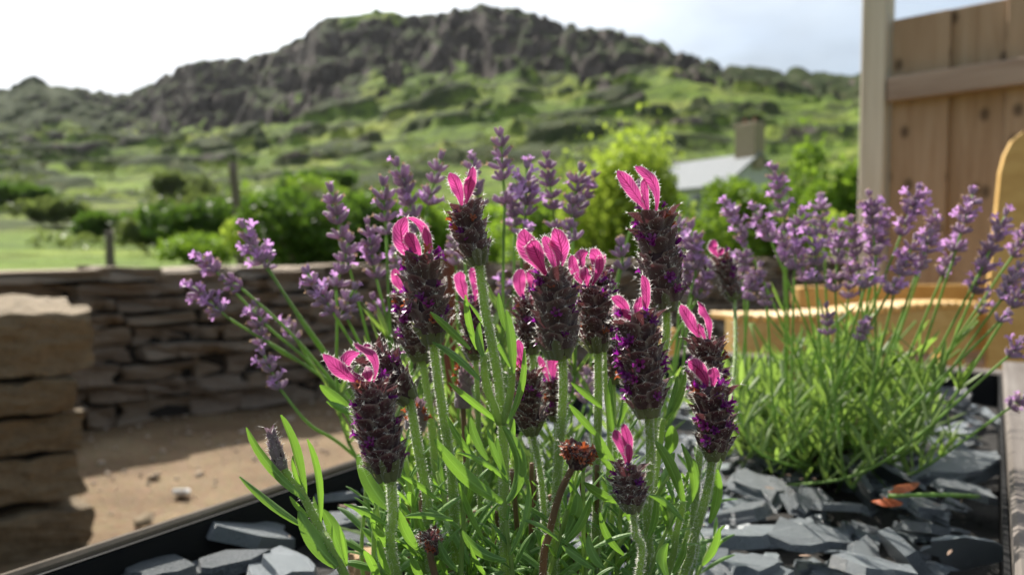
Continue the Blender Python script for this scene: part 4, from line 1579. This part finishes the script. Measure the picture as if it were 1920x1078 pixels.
def leaf_px(tip, base, wpx, d=.245, ctrl=None, dd=0.0, db=0.0, face=None, cup=.55, twist=0.0):
    P0, P2 = at(*base, d + db), at(*tip, d + dd)
    if ctrl is None:
        mid = (P0 + P2) / 2
        ax = P2 - P0
        P1 = mid + Vector((-ax.x * .12, 0, abs(ax.z) * .06 + ax.length * .05))
    else:
        P1 = at(*ctrl, d + (dd + db) / 2)
    f = Vector(face) if face else Vector((random.gauss(0, .35), -1, random.uniform(.0, .9)))
    LEAVES.append((P0, P1, P2, wpx / F * d, f, cup, twist))


LP = [
    # cluster on the tall centre stem
    ((841, 717), (938, 794), 13, .244, (880, 750)), ((807, 585), (882, 655), 14, .240, (838, 612)), ((873, 553), (895, 655), 14, .243, (876, 600)),
    ((899, 605), (906, 668), 16, .236, (892, 640)), ((811, 641), (900, 712), 16, .242, (858, 660)), ((935, 549), (950, 620), 13, .247, (938, 585)),
    ((949, 581), (962, 700), 18, .240, (960, 630)), ((983, 652), (951, 794), 14, .240, (990, 730)), ((877, 565), (958, 690), 11, .25, (925, 620)),
    ((815, 823), (943, 941), 26, .238, (862, 900)), ((943, 799), (950, 940), 26, .238, (1000, 870)), ((857, 847), (953, 905), 10, .232, (915, 860)),
    ((882, 782), (915, 862), 16, .24, (886, 820)), ((914, 803), (948, 890), 12, .236, (922, 850)), ((932, 820), (952, 900), 15, .238, (932, 860)),
    ((964, 785), (956, 860), 10, .25, (964, 820)), ((867, 994), (949, 1050), 18, .238, (885, 1040)), ((991, 900), (957, 1040), 15, .240, (1004, 960)),
    ((1048, 1014), (979, 973), 9, .240, (1015, 978)), ((838, 780), (902, 870), 13, .246, (860, 830)), ((860, 905), (905, 1010), 14, .25, (872, 960)),
    # right part
    ((1119, 811), (1160, 884), 24, .24, (1128, 860)), ((1229, 827), (1281, 945), 22, .238, (1262, 870)), ((1278, 831), (1298, 930), 16, .24, (1312, 890)),
    ((1258, 798), (1244, 850), 26, .262, (1268, 830)), ((1349, 990), (1318, 1060), 20, .236, (1352, 1030)), ((1286, 697), (1243, 790), 15, .262, (1280, 760)),
    ((1270, 705), (1250, 780), 12, .265, (1266, 745)), ((1095, 904), (1158, 942), 19, .242, (1120, 930)), ((1217, 928), (1280, 975), 13, .236, (1250, 935)),
    ((1067, 758), (1121, 818), 14, .252, (1090, 785)), ((1071, 717), (1129, 764), 13, .262, (1100, 738)), ((1144, 709), (1150, 812), 15, .262, (1142, 760)),
    ((1103, 1002), (1133, 1064), 20, .238, (1108, 1040)), ((1054, 1022), (1115, 1066), 16, .238, (1080, 1040)), ((1253, 1018), (1252, 1080), 26, .234, (1236, 1050)),
    ((1083, 924), (1062, 1000), 24, .246, (1088, 960)), ((1107, 932), (1060, 1018), 16, .242, (1100, 980)), ((1175, 690), (1158, 800), 14, .27, (1178, 750)),
    ((1300, 860), (1278, 960), 18, .262, (1312, 910)), ((1345, 880), (1330, 980), 18, .262, (1352, 930)), ((1160, 905), (1190, 990), 14, .25, (1165, 950)),
    ((1125, 960), (1170, 1040), 14, .25, (1130, 1010)), ((1230, 930), (1215, 1010), 14, .25, (1236, 970)), ((1285, 1010), (1262, 1075), 16, .24, (1290, 1045)),
    # left free shoot
    ((462, 801), (572, 936), 17, .236, (490, 872)), ((526, 778), (572, 932), 20, .240, (556, 830)), ((576, 823), (600, 980), 14, .234, (604, 880)),
    ((449, 893), (569, 986), 15, .232, (505, 948)), ((549, 854), (572, 920), 10, .236, (546, 890)), ((561, 958), (632, 1062), 32, .230, (585, 1020)),
    ((605, 955), (646, 1062), 28, .236, (634, 1000)), ((623, 983), (645, 1050), 9, .230, (624, 1020)), ((636, 986), (650, 1060), 10, .229, (640, 1020)),
    ((543, 930), (580, 968), 10, .232, (556, 955)), ((588, 930), (606, 990), 10, .24, (594, 960)),
    # left of centre
    ((671, 851), (728, 952), 28, .245, (690, 915)), ((645, 944), (731, 988), 10, .236, (690, 958)), ((698, 981), (735, 1026), 20, .24, (706, 1012)),
    ((709, 1010), (732, 1076), 14, .236, (710, 1050)), ((747, 955), (783, 1030), 22, .242, (752, 1000)), ((760, 968), (850, 974), 13, .246, (800, 960)),
    ((753, 892), (822, 940), 11, .246, (785, 905)), ((720, 860), (745, 940), 16, .26, (722, 905)), ((600, 722), (660, 770), 20, .30, (625, 745)), ((612, 752), (664, 776), 14, .30, (640, 765)),
    ((822, 1010), (860, 1070), 14, .24, (830, 1050)), ((770, 1040), (800, 1090), 16, .238, (775, 1070)), ((880, 1020), (915, 1085), 16, .238, (885, 1060)),
]
for row in LP:
    leaf_px(row[0], row[1], row[2], row[3], row[4] if len(row) > 4 else None, dd=random.uniform(-.006, .006), db=random.uniform(-.002, .004))


def shoot(pix_top, d, n_nodes, leaf_w, leaf_l, seed, bottom=None):
    """leafy shoot: opposite pairs of leaves up a thin stem"""
    rr = random.Random(seed)
    T = at(*pix_top, d)
    Bs = Vector((ROOTS[0].x + (T.x - ROOTS[0].x) * .6 + rr.gauss(0, .006), ROOTS[0].y + (T.y - ROOTS[0].y) * .75, SLZ - .01)) if bottom is None else bottom
    midp = (T + Bs) / 2 + Vector((rr.gauss(0, .006), rr.gauss(0, .006), 0))
    cp = catmull([Bs, midp, T], 8)
    mb = MB()
    V, Fc, L = tube(cp, [.0011 - .0005 * i / len(cp) for i in range(len(cp))], 6)
    mb.add([v - ROOTS[0] for v in V], Fc, L)
    mb.build('stem', 'french_stem', french)
    for k in range(n_nodes):
        t = 1 - .085 * k - .01
        p = bez(Bs, midp * 1.0, T, max(.05, t))
        axis = (T - Bs).normalized()
        base_a = rr.uniform(0, 6.28) if k == 0 else base_a + 1.45 + rr.gauss(0, .2)
        size = min(1.0, .45 + .18 * k)
        for sgn in (0, math.pi):
            a_ = base_a + sgn
            outv = Vector((math.cos(a_), math.sin(a_) * .8, 0))
            up = .95 - .10 * k + rr.gauss(0, .12)
            ln = leaf_l * size * rr.uniform(.75, 1.2)
            dirv = (outv * (1 - .4 * up) + axis * max(.15, up)).normalized()
            P2 = p + dirv * ln + Vector((0, 0, -ln * .08))
            P1 = p + (dirv * .5 + axis * .16) * ln
            LEAVES.append((p, P1, P2, leaf_w * size * rr.uniform(.8, 1.2), axis * .8 - outv * .6 + Vector((0, -.25, 0)), .5, rr.gauss(0, .25)))


rsx = random.Random(9)
SHOOTS = [(690, 900), (735, 935), (765, 870), (800, 930), (835, 880), (860, 960), (885, 830), (925, 900), (990, 930), (1010, 990), (1060, 960), (1090, 880), (1140, 960), (1160, 820),
          (1185, 1010), (1240, 880), (1265, 960), (1300, 900), (1330, 1010), (1230, 1020), (870, 1020), (790, 1000), (720, 1010), (960, 990), (1110, 1020), (1050, 870), (1170, 880),
          (1285, 860), (1020, 840), (905, 985), (750, 820), (820, 790), (1040, 930), (1200, 930)]
SHOOTS += [(rsx.uniform(690, 1330), rsx.uniform(880, 1040)) for _ in range(30)]
for k, (x, y) in enumerate(SHOOTS):
    shoot((x + rsx.gauss(0, 8), y + rsx.gauss(0, 10)), rsx.uniform(.245, .345), rsx.randint(6, 8), rsx.uniform(.0024, .0036), rsx.uniform(.016, .024), 500 + k)
# stems of the hand placed sprigs
french_stem([(528, 874), (560, 915), (600, 990), (645, 1075)], .240, .236, r=.0010, hair=9000)
french_stem([(906, 664), (912, 720), (938, 794)], .240, .248, r=.0010, hair=9000, to_root=False)
french_stem([(960, 690), (958, 730), (945, 796)], .243, .248, r=.0010, hair=9000, to_root=False)
french_stem([(1244, 785), (1236, 850), (1220, 960), (1212, 1080)], .264, .27, r=.0009, hair=3000)
french_stem([(1282, 940), (1268, 1000), (1250, 1080)], .24, .25, r=.0010, hair=6000)

# nearest 300 leaves are parts, the rest one mass
LEAVES.sort(key=lambda r_: r_[3] / max(.1, r_[0].y), reverse=True)
rest = MB()
for k, (P0, P1, P2, w, f, cup, tw) in enumerate(LEAVES):
    V, Fc, L = ribbon(P0, P1, P2, w, f, prof_leaf, cup, 10 if k < 120 else 7, 4, tw, .08)
    V = [v - ROOTS[0] for v in V]
    if k < 300:
        obj('leaf', mesh('leaf', V, Fc, 'french_leaf', L), french)
    else:
        rest.add(V, Fc, L)
if rest.V:
    rest.build('foliage', 'french_leaf', french, kind='stuff')
# dry brown twigs low in the plant
for k in range(14):
    x = rsx.uniform(740, 1260)
    d = rsx.uniform(.27, .33)
    french_stem([(x, rsx.uniform(860, 960)), (x + rsx.gauss(0, 14), 1010), (x + rsx.gauss(0, 25), 1080)], d, d + .01, r=.0008, hair=0, mat='dry_stem', name='twig')
hairs_extra.build('stem_hair', 'hair', french, smooth=False, kind='stuff', shift=ROOTS[0])


# ------------------------------------------------------------------ ENGLISH LAVENDER
def bud_mesh(rr, mat='violet_bud'):
    V, Fc, L = [], [], []
    prof = [(0, .07), (.12, .12), (.45, .175), (.75, .165), (.93, .14), (1.0, .07)]
    n = 6
    bend = rr.uniform(-.06, .06)
    for i, (z, r_) in enumerate(prof):
        for k in range(n):
            a = 2 * math.pi * k / n
            V.append((math.cos(a) * r_ + bend * z * z, math.sin(a) * r_, z))
            L.append((k / n, z, 0))
    for i in range(len(prof) - 1):
        for k in range(n):
            a, b_ = i * n + k, i * n + (k + 1) % n
            Fc.append((a, b_, b_ + n, a + n))
    Fc.append(tuple((len(prof) - 1) * n + k for k in range(n)))
    return mesh('bud', V, Fc, mat, L)


re_ = random.Random(41)
BUDS = [bud_mesh(re_) for _ in range(5)]
EFL = [floret_mesh(re_, 'violet_floret', 5, .55, .95) for _ in range(4)]
EBR = [floret_mesh(re_, 'brown_floret', 4, .5, .6) for _ in range(2)]


def english_plant(root, spikes, rootp, n_single, seed, n_leaf, leaf_l, leaf_spread, base_r):
    rr = random.Random(seed)
    spikes = sorted(spikes, key=lambda s: -s[4])
    singles = 0
    stem_leaves = []
    for (top, base, d, flor, size, path) in spikes:
        T, B = at(*top, d), at(*base, d)
        Lh = max((T - B).length, .006)
        mtx = axis_matrix(B, T)
        z = (T - B).normalized()
        scale = .0057 * size
        sp = obj('flower_spike', mesh('flower_spike', *tube([Vector((0, 0, Lh * k / 4)) for k in range(5)], [.0007] * 5, 6)[:2], 'english_stem'), root, Matrix.Translation(-rootp) @ mtx)
        whorls = []
        zz = Lh
        first = True
        while zz > -.001:
            whorls.append(zz)
            zz -= scale * (rr.uniform(.68, 1.05) if len(whorls) < 5 else rr.uniform(.9, 1.9))
        mb, mf, mbr = MB(), MB(), MB()
        single = singles < n_single and size >= 1.0
        for wi, wz in enumerate(whorls):
            nb = 5 if wi == 0 else rr.randint(6, 10)
            for k in range(nb):
                a = 2 * math.pi * k / nb + rr.uniform(-.3, .3)
                tilt = rr.uniform(.1, .5) if wi == 0 else rr.uniform(.50, 1.15)
                s = scale * rr.uniform(.80, 1.15) * (.8 if wi == 0 else 1)
                m2 = Matrix.Translation((0, 0, wz - scale * .35)) @ Matrix.Rotation(a, 4, 'Z') @ Matrix.Rotation(tilt, 4, 'Y') @ Matrix.Translation((0, 0, .0009)) @ Matrix.Scale(s, 4)
                me_ = BUDS[rr.randrange(5)]
                if single and singles < n_single:
                    obj('bud', me_, sp, m2); singles += 1
                else:
                    mb.add_mesh(me_, m2)
                q = rr.random()
                if q < flor * .75:
                    mf.add_mesh(EFL[rr.randrange(4)], m2 @ Matrix.Translation((0, 0, .9)) @ Matrix.Rotation(rr.uniform(-.4, .4), 4, 'X') @ Matrix.Scale(rr.uniform(.38, .62), 4))
                elif q < flor + .22:
                    mbr.add_mesh(EBR[rr.randrange(2)], m2 @ Matrix.Translation((0, 0, .9)) @ Matrix.Scale(.30, 4))
        if mb.V: mb.build('buds', 'violet_bud', sp, kind='stuff')
        if mf.V: mf.build('florets', 'violet_floret', sp, kind='stuff')
        if mbr.V: mbr.build('withered_florets', 'brown_floret', sp, kind='stuff')
        # stem from the spike to the plant's base
        foot = rootp + Vector((rr.gauss(0, base_r), rr.gauss(0, base_r), -.012))
        pts = [B + z * .002]
        if path:
            pts += [at(x, y, dd) for x, y, dd in path]
        else:
            q = B.lerp(foot, .5) - z * .0
            q = q + (B - z * (B - foot).length * .5 - q) * .45
            pts.append(q)
        pts.append(foot)
        cp = catmull(pts, 7)
        V, Fc, L = tube(cp, [.0007 + .0003 * i / len(cp) for i in range(len(cp))], 6)
        mb = MB(); mb.add([v - rootp for v in V], Fc, L)
        mb.build('stem', 'english_stem', root)
        if not path:
            for q in range(9):
                t = rr.uniform(.30, .80)
                p = cp[int(t * (len(cp) - 1))]
                for sg in (-1, 1):
                    a = rr.uniform(0, 6.28)
                    dv = Vector((math.cos(a) * .55, math.sin(a) * .55, rr.uniform(.5, 1.0))).normalized()
                    ln = rr.uniform(.014, .030)
                    stem_leaves.append((p, p + dv * ln * .5 + Vector((0, 0, ln * .1)), p + dv * ln))
    # narrow leaves
    rest = MB()
    subs = []
    for k in range(15):
        a, q = rr.uniform(0, 6.28), rr.random() ** .6 * leaf_spread * .85
        subs.append((math.cos(a) * q, math.sin(a) * q, rr.uniform(.35, 1.25) * (1 - .55 * q / leaf_spread)))
    for k in range(n_leaf):
        a = rr.uniform(0, 6.28)
        el = rr.uniform(.45, 1.45)
        r0 = min(abs(rr.gauss(0, 1)) * .55, .95) * leaf_spread
        h0 = rr.uniform(0, .074) * max(0, 1 - (r0 / (leaf_spread * 1.1)) ** 2)
        sx_, sy_, sh_ = subs[rr.randrange(15)]
        P0 = rootp + Vector((sx_ + rr.gauss(0, .16) * leaf_spread, sy_ + rr.gauss(0, .16) * leaf_spread, rr.uniform(0, .085) * sh_ * leaf_spread / .088))
        a2 = a + rr.gauss(0, .9)
        el += rr.gauss(-.15, .3)
        dv = Vector((math.cos(a2) * math.cos(el), math.sin(a2) * math.cos(el), math.sin(el)))
        ln = leaf_l * rr.uniform(.6, 1.25)
        P2 = P0 + dv * ln
        P1 = P0 + dv * ln * .5 + Vector((0, 0, ln * .10))
        hint = Vector((rr.gauss(0, .6), rr.gauss(0, .6), 1)) - dv * .6
        V, Fc, L = ribbon(P0, P1, P2, rr.uniform(.0024, .0042), hint, prof_leaf, .5, 5, 2, rr.gauss(0, .3))
        V = [v - rootp for v in V]
        if k < 140:
            obj('leaf', mesh('leaf', V, Fc, 'english_leaf', L), root)
        else:
            rest.add(V, Fc, L)
    for (P0, P1, P2) in stem_leaves:
        V, Fc, L = ribbon(P0, P1, P2, rr.uniform(.0018, .0032), Vector((rr.gauss(0, .6), -.5, 1)), prof_leaf, .5, 5, 2, rr.gauss(0, .3))
        rest.add([v - rootp for v in V], Fc, L)
    rest.build('foliage', 'english_leaf', root, kind='stuff')


# (top, base, depth, share of open florets, size, stem path)
CENTRE = [
    ((938, 252), (947, 385), .40, .16, 1.10, None), ((620, 356), (646, 470), .40, .22, 1.15, None), ((718, 345), (724, 440), .39, .04, 1.10, None),
    ((745, 308), (782, 425), .40, .06, 1.10, None), ((826, 296), (798, 405), .41, .05, 1.10, None), ((884, 298), (898, 385), .43, .08, 1.0, None),
    ((988, 312), (984, 435), .39, .40, 1.15, None), ((1025, 294), (1040, 420), .42, .05, 1.05, None), ((1088, 318), (1062, 455), .40, .05, 1.08, None),
    ((1112, 330), (1080, 400), .41, .05, 1.0, None), ((690, 418), (704, 520), .41, .15, 1.05, None), ((655, 450), (628, 545), .40, .12, 1.10, None),
    ((575, 510), (625, 585), .38, .20, 1.05, [(720, 760, .41)]), ((665, 540), (640, 590), .38, .10, 1.0, [(730, 760, .42)]), ((866, 405), (872, 490), .42, .04, 1.0, None),
    ((1164, 458), (1168, 500), .38, .04, 1.05, None), ((1072, 430), (1076, 446), .38, .0, .95, None), ((770, 390), (800, 470), .43, .12, 1.0, None),
    ((740, 470), (752, 540), .44, .1, .95, None), ((960, 360), (966, 430), .44, .25, 1.0, None), ((850, 430), (856, 520), .45, .03, .9, None),
    ((1204, 330), (1200, 375), .42, .05, 1.0, None), ((940, 520), (944, 560), .44, .3, .9, None), ((890, 680), (886, 730), .38, .05, .9, None), ((1075, 690), (1070, 740), .40, .1, 1.0, None),
    ((1100, 700), (1098, 760), .42, .1, 1.0, None), ((700, 560), (715, 600), .42, .12, .95, None),
    # stems that lean far out to the left
    ((456, 425), (492, 492), .42, .30, 1.0, [(560, 590, .42), (650, 720, .43)]), ((376, 482), (402, 505), .42, .45, 1.0, [(500, 610, .42), (620, 730, .43)]),
    ((420, 522), (455, 540), .42, .08, .9, [(540, 620, .42), (640, 735, .43)]), ((358, 535), (432, 600), .41, .28, 1.0, [(520, 655, .42), (640, 745, .43)]),
    ((480, 572), (492, 640), .42, .35, .95, [(580, 690, .42), (660, 760, .43)]), ((540, 606), (550, 632), .43, .30, .9, [(600, 700, .43), (665, 765, .44)]),
    ((494, 664), (528, 735), .40, .30, .9, [(580, 795, .40), (660, 850, .42)]), ((505, 492), (500, 508), .42, .1, .8, [(570, 610, .42), (655, 730, .43)]),
    # right of the tall dark head
    ((1262, 402), (1286, 470), .44, .30, 1.05, None), ((1296, 425), (1305, 520), .42, .28, 1.10, None), ((1270, 470), (1300, 560), .43, .22, 1.10, None), ((1330, 500), (1310, 560), .43, .22, 1.0, None),
]
english1 = empty('english_lavender', ROOTS[1])
tag(english1, 'english lavender behind the dark heads with slender grey violet spikes', 'lavender', 'english lavender plants')
english_plant(english1, CENTRE, ROOTS[1], 300, 71, 260, .028, .050, .014)

RIGHT = [
    ((1366, 384), (1400, 455), .48, .35, 1.05, None), ((1414, 392), (1446, 450), .48, .22, 1.0, None), ((1452, 318), (1472, 425), .50, .32, 1.05, None),
    ((1396, 462), (1392, 520), .48, .12, 1.0, None), ((1424, 500), (1400, 560), .46, .12, 1.0, None), ((1540, 372), (1546, 460), .50, .32, 1.0, None),
    ((1500, 402), (1488, 520), .47, .32, 1.10, None), ((1526, 420), (1530, 520), .46, .34, 1.05, None), ((1575, 425), (1565, 540), .48, .25, 1.05, None), ((1596, 415), (1610, 500), .49, .2, 1.0, None),
    ((1630, 368), (1642, 480), .47, .42, 1.10, None), ((1722, 355), (1690, 440), .48, .42, 1.05, None), ((1716, 448), (1676, 545), .46, .38, 1.10, None), ((1745, 440), (1716, 520), .47, .35, 1.05, None),
    ((1824, 362), (1786, 490), .47, .42, 1.10, None), ((1886, 402), (1838, 510), .46, .38, 1.10, None), ((1800, 440), (1766, 520), .48, .3, 1.0, None), ((1860, 450), (1826, 550), .47, .3, 1.0, None),
    ((1626, 525), (1622, 536), .44, .55, 1.05, None), ((1672, 540), (1668, 548), .45, .15, .95, None), ((1910, 500), (1880, 560), .45, .3, 1.0, None), ((1918, 540), (1902, 570), .44, .4, 1.0, None),
    ((1879, 598), (1872, 604), .42, .6, 1.0, None), ((1640, 430), (1634, 510), .50, .3, 1.0, None), ((1550, 576), (1552, 628), .44, .0, .85, None), ((1470, 430), (1470, 500), .5, .3, 1.0, None),
    ((1930, 420), (1900, 480), .48, .3, 1.0, None), ((1660, 400), (1652, 450), .5, .35, .95, None), ((1625, 600), (1610, 640), .46, .05, .8, None), ((1915, 640), (1890, 670), .42, .3, .9, None),
    ((1440, 540), (1436, 575), .47, .1, .85, None), ((1755, 400), (1740, 470), .5, .3, .95, None), ((1500, 470), (1512, 545), .5, .22, .95, None), ((1596, 480), (1590, 560), .5, .2, .95, None),
    ((1920, 745), (1900, 760), .46, .3, .9, None), ((1850, 560), (1836, 590), .5, .2, .9, None),
]
english2 = empty('english_lavender', ROOTS[2])
tag(english2, 'bushy english lavender at the right rising from slate before the bench', 'lavender', 'english lavender plants')
english_plant(english2, RIGHT, ROOTS[2], 300, 72, 2500, .030, .088, .026)
# extra bare stalks in the right clump
rr = random.Random(55)
for k in range(20):
    T = at(rr.uniform(1385, 1900), rr.uniform(560, 760), rr.uniform(.48, .68))
    foot = ROOTS[2] + Vector((rr.gauss(0, .035), rr.gauss(0, .035), -.01))
    cp = catmull([T, T.lerp(foot, .5) + Vector((rr.gauss(0, .004), 0, .003)), foot], 6)
    V, Fc, L = tube(cp, [.0009] * len(cp), 6)
    mb = MB(); mb.add([v - ROOTS[2] for v in V], Fc, L)
    mb.build('stem', 'english_stem', english2)

# ------------------------------------------------------------------ haze over the valley
g = G('haze')
pv = g.node('ShaderNodeVolumePrincipled', {'Color': (.92, .95, 1.0), 'Density': .00004, 'Anisotropy': .35})
g.l.new(pv.outputs[0], g.out.inputs['Volume'])
b = MB()
box(b, -1900, 1900, -60, 1250, -2.0, 190)
tag(obj('haze', mesh('haze', b.V, b.F, M['haze'] if 'haze' in M else g.m, smooth=False)), kind='stuff')

# withered bits fallen on the slate, and dead stalks in the right clump
b = MB()
for k in range(150):
    pp, qq = rr.uniform(.28, .95), rr.uniform(Q0 + .02, Q1 - .02)
    v = p_ax * pp + q_ax * qq + Vector((0, 0, SLZ + .012))
    dv = Vector((rr.gauss(0, 1), rr.gauss(0, 1), rr.gauss(0, .25))).normalized()
    l = rr.uniform(.002, .007)
    b.add(*ribbon(v, v + dv * l * .5 + Vector((0, 0, .0008)), v + dv * l, l * .35, Vector((0, 0, 1)), prof_leaf, .4, 3, 2))
tag(b.build('leaf_litter', 'brown_floret'), 'withered florets and leaf bits fallen on the slate', 'leaf litter', kind='stuff')
for k in range(16):
    T = at(rr.uniform(1460, 1680), rr.uniform(640, 800), rr.uniform(.54, .64))
    foot = ROOTS[2] + Vector((rr.gauss(0, .02), rr.gauss(0, .02), -.01))
    cp = catmull([T, T.lerp(foot, .5) + Vector((rr.gauss(0, .006), 0, 0)), foot], 6)
    V, Fc, L = tube(cp, [.0009] * len(cp), 6)
    mb = MB(); mb.add([v - ROOTS[2] for v in V], Fc, L)
    mb.build('dead_stem', 'dry_stem', english2)
